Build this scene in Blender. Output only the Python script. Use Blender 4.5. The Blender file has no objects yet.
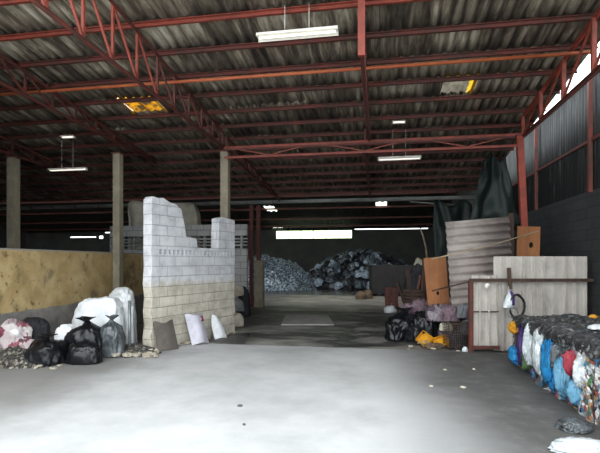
import bpy, bmesh, math, random
from mathutils import Vector, Matrix, noise
random.seed(7)
C = bpy.context.scene.collection
TH = math.radians(9.9); cs, sn = math.cos(TH), math.sin(TH)
F = 453.0; HZ = 262.0; EYE = 1.6

# ------------------------------------------------------------------ places
def W(X, Y, Z=0.0):
    """view-aligned metres (right, ahead) -> shed metres"""
    return Vector((X*cs - Y*sn, X*sn + Y*cs, Z))
def P(px, Y, Z=0.0): return W((px-300)/F*Y, Y, Z)
def zat(py, Y): return EYE + (HZ-py)/F*Y
def roof_z(y): return 5.82 - 0.1155*y
def on_roof(px, py, dz=0.0):
    a = (px-300)/F; k = a*sn + cs
    h = (HZ-py)/F
    Y = (5.82+dz-EYE)/(h + 0.1155*k)
    return W(a*Y, Y, EYE+h*Y)

# ------------------------------------------------------------------ mesh builder
class MB:
    def __init__(s): s.v = []; s.f = []; s.sm = []
    def add(s, vs, fs, smooth=False):
        b = len(s.v); s.v += [tuple(v) for v in vs]
        for f in fs: s.f.append([b+i for i in f]); s.sm.append(smooth)
        return s
    def box(s, c, d, M=None):
        x, y, z = (q/2 for q in d); c = Vector(c)
        vs = [Vector((a*x, b*y, e*z)) for e in (-1, 1) for b in (-1, 1) for a in (-1, 1)]
        vs = [c + (M @ v if M else v) for v in vs]
        return s.add(vs, [(0,2,3,1),(4,5,7,6),(0,1,5,4),(2,6,7,3),(0,4,6,2),(1,3,7,5)])
    def bb(s, x0, x1, y0, y1, z0, z1):
        return s.box(((x0+x1)/2, (y0+y1)/2, (z0+z1)/2), (x1-x0, y1-y0, z1-z0))
    def bar(s, a, b, w=.05, h=None, up=(0,0,1)):
        a, b = Vector(a), Vector(b); h = h or w
        d = (b-a); L = d.length
        if L < 1e-6: return s
        d.normalize(); u = Vector(up)
        if abs(d.dot(u)) > .99: u = Vector((0,1,0))
        r = d.cross(u).normalized(); u = r.cross(d)
        M = Matrix((r, d, u)).transposed()
        return s.box((a+b)/2, (w, L, h), M)
    def angle(s, a, b, w=.05, t=.012, up=(0,0,1)):
        """steel angle: two flanges"""
        a, b = Vector(a), Vector(b); d = (b-a).normalized(); u = Vector(up)
        if abs(d.dot(u)) > .99: u = Vector((0,1,0))
        r = d.cross(u).normalized(); u = r.cross(d)
        s.bar(a, b, w, t, up); s.bar(a+r*(w/2-t/2)-u*w/2, b+r*(w/2-t/2)-u*w/2, t, w, up)
        return s
    def channel(s, a, b, w=.06, h=.11, t=.012):
        a, b = Vector(a), Vector(b)
        s.bar(a, b, t, h); d = (b-a).normalized(); r = d.cross(Vector((0,0,1)))
        for e in (-1, 1):
            o = r*(w/2) + Vector((0,0,e*(h/2-t/2)))
            s.bar(a+o, b+o, w, t)
        return s
    def tube(s, pts, r, n=8, cap=True):
        pts = [Vector(p) for p in pts]; rings = []
        rr = r if isinstance(r, (list, tuple)) else [r]*len(pts)
        pu = None
        for i, p in enumerate(pts):
            d = (pts[min(i+1, len(pts)-1)] - pts[max(i-1, 0)]).normalized()
            u = pu or Vector((0,0,1))
            if abs(d.dot(u)) > .98: u = Vector((0,1,0)) if abs(d.y) < .9 else Vector((1,0,0))
            x = d.cross(u).normalized(); y = x.cross(d); pu = y
            rings.append([p + (x*math.cos(2*math.pi*k/n) + y*math.sin(2*math.pi*k/n))*rr[i] for k in range(n)])
        vs = [v for g in rings for v in g]; fs = []
        for i in range(len(pts)-1):
            for k in range(n):
                fs.append((i*n+k, i*n+(k+1)%n, (i+1)*n+(k+1)%n, (i+1)*n+k))
        if cap: fs += [tuple(range(n))[::-1], tuple((len(pts)-1)*n+k for k in range(n))]
        return s.add(vs, fs, True)
    def build(s, name, m, parent=None, loc=(0,0,0), rot=(0,0,0), bevel=0):
        me = bpy.data.meshes.new(name); me.from_pydata(s.v, [], s.f); me.validate()
        for p, q in zip(me.polygons, s.sm): p.use_smooth = q
        o = bpy.data.objects.new(name, me); C.objects.link(o)
        me.materials.append(m); o.parent = parent; o.location = loc; o.rotation_euler = rot
        if bevel:
            b = o.modifiers.new('bevel', 'BEVEL'); b.width = bevel; b.segments = 2; b.limit_method = 'ANGLE'
        bm = bmesh.new(); bm.from_mesh(me); bmesh.ops.recalc_face_normals(bm, faces=bm.faces); bm.to_mesh(me); bm.free()
        return o

def tag(o, label=None, cat=None, group=None, kind=None):
    if label: o['label'] = label
    if cat: o['category'] = cat
    if group: o['group'] = group
    if kind: o['kind'] = kind
    return o
def empty(name, loc=(0,0,0), rz=0, rot=None):
    o = bpy.data.objects.new(name, None); C.objects.link(o); o.location = loc
    o.rotation_euler = rot or (0,0,rz); o.empty_display_size = .1
    return o
def copy_tree(o, parent=None):
    c = o.copy(); C.objects.link(c); c.parent = parent
    for ch in list(o.children): copy_tree(ch, c)
    return c

# ------------------------------------------------------------------ materials
def rgb(h):
    h = h.lstrip('#'); v = [int(h[i:i+2], 16)/255 for i in (0, 2, 4)]
    return tuple((x/12.92 if x <= .04045 else ((x+.055)/1.055)**2.4) for x in v) + (1,)
class NT:
    def __init__(s, name):
        s.m = bpy.data.materials.new(name); s.m.use_nodes = True; s.t = s.m.node_tree
        s.b = s.t.nodes['Principled BSDF']; s.out = s.t.nodes['Material Output']
    def n(s, ty, **k):
        x = s.t.nodes.new(ty)
        for a, v in k.items(): setattr(x, a, v)
        return x
    def l(s, a, b): s.t.links.new(a, b)
    def val(s, sock, v):
        if hasattr(v, 'is_linked') or hasattr(v, 'links'): s.l(v, sock)
        else: sock.default_value = v
    def math(s, op, a, b=0.0, c=None, clamp=False):
        x = s.n('ShaderNodeMath', operation=op, use_clamp=clamp)
        s.val(x.inputs[0], a); s.val(x.inputs[1], b)
        if c is not None: s.val(x.inputs[2], c)
        return x.outputs[0]
    def coord(s, kind='Object', scale=(1,1,1), rot=(0,0,0)):
        tc = s.n('ShaderNodeTexCoord'); mp = s.n('ShaderNodeMapping')
        s.l(tc.outputs[kind], mp.inputs[0]); mp.inputs['Scale'].default_value = scale; mp.inputs['Rotation'].default_value = rot
        return mp.outputs[0]
    def pos(s):
        return s.n('ShaderNodeNewGeometry').outputs['Position']
    def noise(s, vec, scale, detail=4, rough=.6, dist=0.0):
        x = s.n('ShaderNodeTexNoise'); s.l(vec, x.inputs['Vector'])
        x.inputs['Scale'].default_value = scale; x.inputs['Detail'].default_value = detail
        x.inputs['Roughness'].default_value = rough; x.inputs['Distortion'].default_value = dist
        return x.outputs['Fac']
    def ramp(s, fac, stops, interp='LINEAR'):
        x = s.n('ShaderNodeValToRGB'); s.l(fac, x.inputs[0]); r = x.color_ramp; r.interpolation = interp
        while len(r.elements) < len(stops): r.elements.new(.5)
        for e, (p, c) in zip(r.elements, stops):
            e.position = p; e.color = c if len(c) == 4 else (*c, 1)
        return x.outputs[0]
    def step(s, x, a, b):
        r = s.n('ShaderNodeMapRange', interpolation_type='SMOOTHSTEP')
        s.val(r.inputs[0], x); r.inputs[1].default_value = a; r.inputs[2].default_value = b
        return r.outputs[0]
    def mix(s, f, a, b, mode='MIX'):
        x = s.n('ShaderNodeMix', data_type='RGBA', blend_type=mode)
        s.val(x.inputs['Factor'], f); s.val(x.inputs['A'], a); s.val(x.inputs['B'], b)
        return x.outputs['Result']
    def bump(s, h, strength=.3, dist=.02):
        x = s.n('ShaderNodeBump'); x.inputs['Strength'].default_value = strength; x.inputs['Distance'].default_value = dist
        s.l(h, x.inputs['Height']); s.l(x.outputs[0], s.b.inputs['Normal'])
    def xyz(s, v):
        x = s.n('ShaderNodeSeparateXYZ'); s.l(v, x.inputs[0]); return x.outputs
    def fin(s, col, rough=.8, metal=0.0, spec=.5):
        s.val(s.b.inputs['Base Color'], col); s.val(s.b.inputs['Roughness'], rough)
        s.b.inputs['Metallic'].default_value = metal; s.b.inputs['Specular IOR Level'].default_value = spec
        return s.m
def simple(name, c1, c2, scale=6, rough=.8, metal=0, bump=.3, stretch=(1,1,1), lo=.35, hi=.65, spec=.4, bd=.01):
    t = NT(name); v = t.coord('Object', stretch); f = t.noise(v, scale, 6, .65)
    c = t.ramp(f, [(lo, rgb(c1)), (hi, rgb(c2))])
    if bump: t.bump(t.noise(v, scale*3, 5), bump, bd)
    return t.fin(c, rough, metal, spec)

M = {}
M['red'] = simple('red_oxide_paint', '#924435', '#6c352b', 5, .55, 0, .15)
M['red_dull_shaded'] = simple('dull_shaded_red_oxide_paint', '#6a342c', '#47302a', 4, .65, 0, .2)  # own dull red of fittings; also shade painted on purlins and a truss
M['orange'] = simple('orange_primer', '#b06238', '#9a4a30', 3, .6, 0, .1)
M['post'] = simple('weathered_concrete_post', '#9a917c', '#776f60', 4, .9, 0, .5, (1,1,.5))
M['postred'] = simple('painted_red_column', '#94402f', '#74332a', 4, .6, 0, .15)
M['black'] = simple('black_plastic', '#0b0c0f', '#15161a', 8, .30, 0, .25, spec=.35)
M['greybag'] = simple('thin_dark_plastic', '#2a2e31', '#5b6164', 5, .25, 0, .3, spec=.6)
M['white'] = simple('white_woven_plastic', '#e6e8ea', '#c5cacd', 5, .55, 0, .35)
M['whitefilm'] = simple('white_plastic_film', '#e9eef0', '#9aa3a6', 9, .3, 0, .4)
M['cream'] = simple('cream_sheet', '#c9c3b2', '#a39d8d', 3, .8, 0, .3)
M['timber'] = simple('dark_timber', '#4b3a31', '#33261f', 6, .85, 0, .3, (1,1,.15))
M['ply'] = simple('plywood_board', '#a06a42', '#7d4f31', 3, .75, 0, .2, (1,1,.3))
M['pole'] = simple('pale_bamboo', '#a89880', '#82725e', 5, .7, 0, .2)
M['pink'] = simple('pinkish_grey_woven_sack', '#7a656d', '#54454d', 6, .8, 0, .4)
M['greysack'] = simple('grey_sack', '#77797c', '#4a4a4e', 6, .75, 0, .4)
M['yellow'] = simple('yellow_plastic', '#d39b28', '#b97c1c', 6, .4, 0, .2)
M['brick'] = simple('dusty_red_block', '#7d5149', '#5b3d38', 6, .9, 0, .4)
M['stone'] = simple('broken_concrete', '#b6ae9f', '#8c8273', 7, .95, 0, .6)
M['pipe'] = simple('galvanised_pipe', '#8d9293', '#6e7374', 6, .45, .6, .1)
M['tarp'] = simple('dark_green_tarpaulin', '#16211e', '#222f2b', 3, .55, 0, .3)
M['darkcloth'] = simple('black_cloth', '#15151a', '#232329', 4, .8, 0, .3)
M['board'] = simple('grey_brown_board', '#625c55', '#4d4843', 5, .7, 0, .2)
M['lilac'] = simple('pale_lilac_plastic', '#c2c0cb', '#a5a2ad', 4, .5, 0, .1)
M['sticker'] = simple('dark_red_sticker', '#7a2b34', '#5a2028', 6, .5, 0, 0)
M['purple'] = simple('purple_plastic', '#4a2f70', '#33204f', 5, .35, 0, .3)
M['blue'] = simple('bright_blue_plastic', '#2c8fc4', '#1b6ca5', 5, .35, 0, .3)
M['paleblue'] = simple('pale_blue_plastic', '#7fb2c9', '#4f86a6', 5, .35, 0, .3)
M['green'] = simple('green_plastic', '#4c6a3c', '#33492c', 5, .4, 0, .3)
M['redpl'] = simple('red_plastic', '#a83a48', '#7d2836', 5, .4, 0, .3)
M['wire'] = simple('rusty_wire', '#5d5048', '#3d3430', 5, .6, .4, 0)
M['rubber'] = simple('black_rubber', '#17171a', '#222226', 5, .6, 0, .1)
M['gutter'] = simple('weathered_zinc_gutter', '#8a8c88', '#5e605e', 2.5, .6, .3, .2, (.4,1,1))
M['lampbody'] = simple('white_enamel', '#e8e6dc', '#d6d3c6', 3, .4, 0, 0)
M['scraplite'] = simple('shredded_metal_scrap', '#1c2226', '#a9b9c4', 10, .35, .3, .8, lo=.42, hi=.62)
M['slabgrey'] = simple('grey_concrete_slab', '#a09d98', '#8b8883', 3, .85, 0, .2)
M['glint_grey'] = simple('dark_film_grey_glints', '#23292e', '#56626c', 7, .28, 0, .5)
M['glint'] = simple('film_painted_white_glints', '#aebcc8', '#5e6c78', 8, .3, 0, .5)
M['chair'] = simple('brown_sacking', '#6d5b45', '#4f4234', 6, .85, 0, .4)
M['container'] = simple('soot_dark_steel', '#1d1c1c', '#2b2726', 3, .7, 0, .2)

def emis(name, col, st, base='#ffffff'):
    t = NT(name); t.b.inputs['Base Color'].default_value = rgb(base)
    t.b.inputs['Emission Color'].default_value = rgb(col); t.b.inputs['Emission Strength'].default_value = st
    return t.m
M['tube'] = emis('lit_tube', '#fff6e6', 1.1)

# asbestos cement roof: sheets differ in tone, streaked along the slope
def roof_mat():
    t = NT('old_fibre_cement_roof'); v = t.coord('Object'); x, y, z = t.xyz(v)
    cx = t.math('FLOOR', t.math('DIVIDE', x, .88)); cy = t.math('FLOOR', t.math('DIVIDE', t.math('ADD', y, -.35), .733))
    cmb = t.n('ShaderNodeCombineXYZ'); t.l(cx, cmb.inputs[0]); t.l(cy, cmb.inputs[1])
    wn = t.n('ShaderNodeTexWhiteNoise', noise_dimensions='3D'); t.l(cmb.outputs[0], wn.inputs['Vector'])
    st = t.coord('Object', (5.5, .55, 1)); f = t.noise(st, 1.6, 7, .7, .4)
    f2 = t.noise(v, .8, 4, .6)
    f = t.math('ADD', t.math('MULTIPLY', f, .75), t.math('MULTIPLY', f2, .25))
    f = t.math('ADD', f, t.math('MULTIPLY', t.math('SUBTRACT', wn.outputs['Value'], .5), .09))
    c = t.ramp(f, [(.34, rgb('#2b2520')), (.45, rgb('#5c5245')), (.53, rgb('#8a7f6e')), (.61, rgb('#b9b09d')), (.72, rgb('#d2cbba'))])
    t.bump(t.noise(v, 14, 5), .4, .01)
    return t.fin(c, .9)
M['roof'] = roof_mat()
def corr_mat(name, stops, rough=.6, metal=.0, str_=(4,4,.5), sc=1.5):
    t = NT(name); v = t.coord('Object', str_); f = t.noise(v, sc, 7, .7, .3)
    c = t.ramp(f, [(p, rgb(q)) for p, q in stops]); t.bump(t.noise(v, 8, 4), .2, .01)
    return t.fin(c, rough, metal)
M['fence'] = corr_mat('dull_galvanised_sheet', [(.3, '#908983'), (.5, '#b3ada5'), (.7, '#c4beb6')], .6, .1, (2,2,1))
M['sheet'] = corr_mat('weathered_corrugated_sheet', [(.3, '#6a605b'), (.5, '#8a807a'), (.7, '#a39b94')], .65, .1, (1,1,1))
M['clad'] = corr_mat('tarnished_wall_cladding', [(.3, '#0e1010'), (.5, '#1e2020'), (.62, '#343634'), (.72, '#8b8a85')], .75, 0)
def amber(name, w, l, mid, edge, lo, hi):
    t = NT(name); v = t.coord('Object'); x, y, z = t.xyz(v)
    nz = t.math('MULTIPLY', t.math('SUBTRACT', t.noise(v, 9, 3), .5), .12)
    dx = t.math('SUBTRACT', w, t.math('ADD', x, nz)); dy = t.math('ADD', y, nz)
    b = t.math('MAXIMUM', t.step(dx, .13, .09), t.step(dy, .25, .19)); f = t.noise(v, 4, 5)
    c = t.mix(b, t.ramp(f, [(lo, rgb(mid[0])), (hi, rgb(mid[1]))]), rgb(edge))
    tr = t.n('ShaderNodeBsdfTranslucent'); t.l(c, tr.inputs[0]); mx = t.n('ShaderNodeMixShader'); mx.inputs[0].default_value = .4
    t.l(c, t.b.inputs['Base Color']); t.l(t.b.outputs[0], mx.inputs[2]); t.l(tr.outputs[0], mx.inputs[1]); t.l(mx.outputs[0], t.out.inputs[0])
    return t.m
def frosted(name, col, fac=.3):
    t = NT(name); tr = t.n('ShaderNodeBsdfTranslucent'); tr.inputs[0].default_value = rgb(col)
    mx = t.n('ShaderNodeMixShader'); mx.inputs[0].default_value = fac; t.b.inputs['Base Color'].default_value = rgb(col)
    t.l(t.b.outputs[0], mx.inputs[2]); t.l(tr.outputs[0], mx.inputs[1]); t.l(mx.outputs[0], t.out.inputs[0])
    return t.m
M['dirtyfrost'] = frosted('grimy_roof_panel', '#8a8472', .6)
M['frost'] = frosted('frosted_roof_panel', '#e9ead8', .2)

def wall_white():
    t = NT('limewashed_block_wall'); v = t.coord('Object'); x, y, z = t.xyz(v)
    cb = t.n('ShaderNodeCombineXYZ'); t.l(t.math('ADD', x, y), cb.inputs[0]); t.l(z, cb.inputs[1])
    br = t.n('ShaderNodeTexBrick'); t.l(cb.outputs[0], br.inputs['Vector'])
    br.inputs['Scale'].default_value = 1; br.inputs['Brick Width'].default_value = .40; br.inputs['Row Height'].default_value = .19
    br.inputs['Mortar Size'].default_value = .008; br.inputs['Mortar Smooth'].default_value = .6
    br.inputs['Color1'].default_value = (1,1,1,1); br.inputs['Color2'].default_value = (.86,.86,.87,1); br.inputs['Mortar'].default_value = (.42,.42,.44,1)
    n1 = t.noise(v, 3, 7, .7)
    paint = t.ramp(n1, [(.3, rgb('#b3b4b8')), (.5, rgb('#d2d3d6')), (.7, rgb('#e4e4e4'))])
    raw = t.ramp(n1, [(.3, rgb('#a39c8c')), (.55, rgb('#cfc8b8')), (.7, rgb('#dcd7ca'))])
    low = t.step(t.math('ADD', z, t.math('MULTIPLY', n1, .5)), 1.56, 1.36)
    c = t.mix(low, paint, raw)
    c = t.mix(.75, c, br.outputs['Color'], 'MULTIPLY')
    chips = t.step(t.noise(v, 9, 5, .7), .66, .7)
    c = t.mix(t.math('MULTIPLY', chips, .6), c, rgb('#8a8378'))
    h = t.math('ADD', t.math('MULTIPLY', br.outputs['Fac'], -.6), t.math('MULTIPLY', n1, .6))
    t.bump(h, .7, .02)
    return t.fin(c, .9)
M['wallwhite'] = wall_white()
def wall_yellow():
    t = NT('yellow_ochre_painted_render'); v = t.coord('Object'); x, y, z = t.xyz(v)
    n1 = t.noise(v, 2.2, 7, .65)
    yel = t.ramp(n1, [(.3, rgb('#8f7a50')), (.5, rgb('#b09768')), (.7, rgb('#c4b084'))])
    gry = t.ramp(t.noise(v, 4, 6), [(.35, rgb('#6b6764')), (.65, rgb('#8d8883'))])
    mold = t.step(t.noise(v, 1.3, 6, .7), .52, .62)
    spots = t.math('MULTIPLY', t.step(t.noise(v, 9, 3, .5), .60, .66), t.step(t.noise(v, 1.1, 2), .48, .56))
    c = t.mix(t.math('MULTIPLY', mold, .55), yel, rgb('#4c473c')); c = t.mix(t.math('MULTIPLY', spots, .7), c, rgb('#5a4023'))
    edge = t.step(t.math('ADD', z, t.math('MULTIPLY', t.noise(v, 3, 4), .12)), .80, .83)
    c = t.mix(edge, gry, c)
    cap = t.step(z, 1.79, 1.81); c = t.mix(cap, c, rgb('#8f8a82'))
    t.bump(t.noise(v, 12, 5), .4, .01)
    return t.fin(c, .85)
M['wallyellow'] = wall_yellow()
def block_mat(name, a, b, m):
    t = NT(name); v = t.coord('Object'); x, y, z = t.xyz(v)
    cb = t.n('ShaderNodeCombineXYZ'); t.l(t.math('ADD', x, y), cb.inputs[0]); t.l(z, cb.inputs[1])
    br = t.n('ShaderNodeTexBrick'); t.l(cb.outputs[0], br.inputs['Vector']); br.inputs['Scale'].default_value = 1
    br.inputs['Brick Width'].default_value = .4; br.inputs['Row Height'].default_value = .2; br.inputs['Mortar Size'].default_value = .01
    br.inputs['Color1'].default_value = rgb(a); br.inputs['Color2'].default_value = rgb(b); br.inputs['Mortar'].default_value = rgb(m)
    n1 = t.noise(v, 2, 6); c = t.mix(.6, br.outputs['Color'], t.ramp(n1, [(.3, (.45,.45,.45,1)), (.7, (1,1,1,1))]), 'MULTIPLY')
    t.bump(t.math('ADD', t.math('MULTIPLY', br.outputs['Fac'], -.5), n1), .5, .02)
    return t.fin(c, .9)
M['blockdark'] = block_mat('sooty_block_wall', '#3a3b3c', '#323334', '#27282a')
M['blockvent'] = block_mat('pale_vent_block_wall', '#b9b9b6', '#a6a6a4', '#82827f')
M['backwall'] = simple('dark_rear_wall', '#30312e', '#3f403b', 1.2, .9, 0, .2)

def floor_mat():
    t = NT('worn_concrete_floor'); p = t.pos(); x, y, z = t.xyz(p)
    n1 = t.noise(p, .9, 7, .65); n2 = t.noise(p, 3.5, 6, .7); n3 = t.noise(p, .45, 5, .6)
    slab = t.ramp(n1, [(.3, rgb('#9c9d9d')), (.55, rgb('#b2b3b3')), (.75, rgb('#c0c1c1'))])
    mp = t.n('ShaderNodeMapping'); t.l(p, mp.inputs[0]); mp.inputs['Scale'].default_value = (.8, 1.25, 1)
    ns = t.noise(mp.outputs[0], .9, 8, .68, .4)
    old = t.ramp(ns, [(.38, rgb('#2a2a2a')), (.47, rgb('#3a3938')), (.535, rgb('#75726d')), (.68, rgb('#94918b'))])
    yy = t.math('ADD', y, t.math('MULTIPLY', t.math('SUBTRACT', n2, .5), .18))
    f_old = t.step(yy, 8.42, 8.5)
    c = t.mix(f_old, slab, old)
    # dusty slab further in
    dusty = t.ramp(n1, [(.3, rgb('#7b766f')), (.6, rgb('#989288')), (.8, rgb('#aaa499'))])
    c = t.mix(t.step(yy, 14.6, 14.75), c, dusty)
    # trodden dirt along the right side
    xx = t.math('ADD', x, t.math('MULTIPLY', t.math('SUBTRACT', n3, .5), 1.6))
    xx = t.math('ADD', xx, t.math('MULTIPLY', y, .05))
    dirt = t.ramp(n2, [(.3, rgb('#343332')), (.55, rgb('#484745')), (.72, rgb('#63615f'))])
    f = t.math('MULTIPLY', t.step(xx, .1, 1.6), t.math('SUBTRACT', 1, f_old))
    c = t.mix(t.math('MULTIPLY', f, .93), c, dirt)
    # dirt below the left pile
    xl = t.math('ADD', x, t.math('MULTIPLY', t.math('SUBTRACT', n3, .5), 1.4))
    c = t.mix(t.math('MULTIPLY', t.step(xl, -2.9, -4.6), .7), c, rgb('#5c5955'))
    r = t.ramp(ns, [(.38, (.32,.32,.32,1)), (.55, (.75,.75,.75,1))])
    wet = t.step(yy, 21.0, 22.0)
    dry = t.mix(f_old, (.75,.75,.75,1), r)
    rr = t.mix(wet, dry, (.22,.22,.22,1))
    c = t.mix(t.math('MULTIPLY', wet, .7), c, rgb('#3a3b3a'))
    t.bump(t.noise(p, 6, 5), .15, .01)
    t.l(rr, t.b.inputs['Roughness'])
    t.l(c, t.b.inputs['Base Color']); t.b.inputs['Specular IOR Level'].default_value = .4
    return t.m
M['floor'] = floor_mat()

def mixed_mat(name, cols, scale=14, rough=.35, dark=.35):
    """pressed wrappers and cans: a small patch of colour for each crushed piece"""
    t = NT(name); v = t.coord('Object'); d = t.n('ShaderNodeTexNoise'); t.l(v, d.inputs['Vector']); d.inputs['Scale'].default_value = 6
    mxv = t.n('ShaderNodeMix', data_type='VECTOR'); mxv.inputs['Factor'].default_value = .12; t.l(v, mxv.inputs['A']); t.l(d.outputs['Color'], mxv.inputs['B'])
    vo = t.n('ShaderNodeTexVoronoi'); t.l(mxv.outputs['Result'], vo.inputs['Vector']); vo.inputs['Scale'].default_value = scale
    g = t.xyz(vo.outputs['Color'])[0]
    st = [(i/len(cols), rgb(q)) for i, q in enumerate(cols)]
    c = t.ramp(g, st, 'CONSTANT')
    dk = t.step(vo.outputs['Distance'], .25, .62)
    h = t.math('ADD', t.math('MULTIPLY', vo.outputs['Distance'], -1), t.noise(v, 30, 4))
    t.bump(h, .8, .03)
    return t.fin(c, rough, .15, .6)
SIL = ['#b9bdc0', '#3a3c3f', '#8d9194', '#d8dbdc', '#232426', '#6f7376', '#a34a3e', '#a9adb0', '#3e6f3f', '#191a1c', '#e2e2de', '#a58254', '#575a5d', '#2f6f9c', '#8a2c35', '#c9cccd']
M['cans'] = mixed_mat('crushed_cans_and_bottles', SIL, 24)
M['wrap'] = mixed_mat('pressed_mixed_wrappers', ['#6d7274', '#2a2c30', '#a9adae', '#1c1d20', '#5c6266', '#3f7fa8', '#8e9294', '#25262a', '#7a4550', '#4a4e50'], 11)
M['wrapdark'] = mixed_mat('pressed_dark_wrappers', ['#3a3b3d', '#4a3560', '#2a2c2e', '#5e6163', '#1f3f2c', '#2b6f94', '#232427', '#b79a2e', '#383a3c'], 10)
M['baletop'] = mixed_mat('grimy_pressed_top', ['#2b2b2c', '#1c1c1e', '#4a4b4b', '#333436', '#242426', '#6a6b6a', '#1a1b1c', '#3d3e40', '#2a2d2b'], 26, .5)
M['sackmix'] = mixed_mat('patchy_mauve_sacking', ['#6b5a62', '#7f747b', '#544750', '#928b90', '#5f515c', '#3c353b'], 9, .85)
M['cloth'] = mixed_mat('pink_and_white_cloth', ['#8f5360', '#b9adae', '#7a3a4c', '#9d8c90', '#5f4048', '#c9c2c1'], 6, .8)
M['litter'] = mixed_mat('fine_litter', ['#4a4640', '#6e6960', '#2c2a28', '#8b857b', '#3b3834', '#585349', '#343a34'], 34, .9)

# ------------------------------------------------------------------ organic shapes
def fbm(p, o=4, ridged=False):
    a = .5; s = 0; f = 1.0
    for _ in range(o):
        n = noise.noise(p*f); s += a*((1-abs(n)*2) if ridged else n); a *= .5; f *= 2.1
    return s
def blob(name, m, dims, seed, parent=None, loc=(0,0,0), rz=0, crumple=.12, sub=5, neck=0.0, flat=.35, sag=.25, tilt=(0,0), boxy=1.0, fr=(2.6,2.6,1.3)):
    """a filled bag: creased, flattened underneath, base at z=0"""
    bm = bmesh.new(); bmesh.ops.create_icosphere(bm, subdivisions=sub, radius=1)
    o = Vector((seed*3.7, seed*1.3, seed*7.1)); sx, sy, sz = dims
    for v in bm.verts:
        p = v.co.copy(); n = p.normalized()
        big = noise.noise(n*1.1+o)*.22
        rid = fbm(Vector((n.x*fr[0], n.y*fr[1], n.z*fr[2]))+o, 4, True)*crumple
        r = 1 + big + rid - crumple*.5
        q = n*r
        if boxy != 1: q = Vector([math.copysign(abs(c_)**boxy, c_) for c_ in q])
        t = max(0, -q.z)
        q.x *= 1 + sag*t*.6; q.y *= 1 + sag*t*.6
        if q.z < -flat: q.z = -flat + (q.z+flat)*.08
        if neck and n.z > .78:
            k = (n.z-.78)/.22; q.x *= 1-.75*k; q.y *= 1-.75*k; q.z += neck*k*k
        v.co = q
    zs = [v.co.z for v in bm.verts]; z0, z1 = min(zs), max(zs)
    xs = [v.co.x for v in bm.verts]; ys = [v.co.y for v in bm.verts]
    kx = sx/(max(xs)-min(xs)); ky = sy/(max(ys)-min(ys)); kz = sz/(z1-z0)
    for v in bm.verts: v.co = Vector((v.co.x*kx, v.co.y*ky, (v.co.z-z0)*kz))
    for f in bm.faces: f.smooth = True
    me = bpy.data.meshes.new(name); bm.to_mesh(me); bm.free(); me.materials.append(m)
    ob = bpy.data.objects.new(name, me); C.objects.link(ob); ob.parent = parent; ob.location = loc
    ob.rotation_euler = (tilt[0], tilt[1], rz)
    return ob
def ruffle(name, m, r, h, seed, parent, loc):
    """gathered bag mouth above the tie"""
    n = 28; vs = []; fs = []; rings = 6
    for i in range(rings):
        t = i/(rings-1)
        for k in range(n):
            a = 2*math.pi*k/n
            rr = r*(.22+.9*t**1.3)*(1+.35*t*math.sin(a*5+seed)+.2*t*noise.noise(Vector((math.cos(a)*2, math.sin(a)*2, seed))))
            vs.append((rr*math.cos(a), rr*math.sin(a), h*t*(1+.2*math.sin(a*3+seed))))
    for i in range(rings-1):
        for k in range(n): fs.append((i*n+k, i*n+(k+1)%n, (i+1)*n+(k+1)%n, (i+1)*n+k))
    fs.append(tuple(range(n))[::-1])
    mb = MB(); mb.add(vs, fs, True); o = mb.build(name, m, parent, loc)
    s = o.modifiers.new('thickness', 'SOLIDIFY'); s.thickness = .006
    return o
def bag(name, m, px, Y, w, h, seed, label, cat, z=0.0, d=None, rz=0, group=None, knot=True, crumple=.14, tilt=(0,0), loc=None, boxy=1.0, fr=None):
    L = loc or P(px, Y, z)
    o = blob(name, m, (w, d or w*.85, h*(.86 if knot else 1)), seed, None, L, TH+rz, crumple, 5, .16 if knot else 0, tilt=tilt, boxy=boxy, fr=fr or ((2.6,2.6,1.3) if knot or 'black' in m.name else (3.2,3.2,2.2)))
    if knot: ruffle('tied_mouth', m, w*.17, h*.10, seed, o, (0, 0, h*.80))
    tag(o, label, cat, group); return o

def rock(r, seed, n=2):
    bm = bmesh.new(); bmesh.ops.create_icosphere(bm, subdivisions=n, radius=r); o = Vector((seed, seed*2, seed*3))
    for v in bm.verts:
        q = v.co.normalized(); v.co = q*r*(1+.6*noise.noise(q*1.7+o)); v.co.z *= .65
    z0 = min(v.co.z for v in bm.verts)
    for v in bm.verts: v.co.z -= z0
    me = bpy.data.meshes.new('rubble'); bm.to_mesh(me); bm.free(); return me

# ------------------------------------------------------------------ the building
XE = 3.34      # eave line of the near roof on the right
XW = 3.8      # inner face of the right wall
XL = -27.0; YB = 31.0; YG = 16.0
def structure(o, label=None): o['kind'] = 'structure'; (label and tag(o, label)); return o

mb = MB(); mb.bb(-31, 8, -6, 34, -.2, 0); structure(mb.build('floor', M['floor']))

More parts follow.
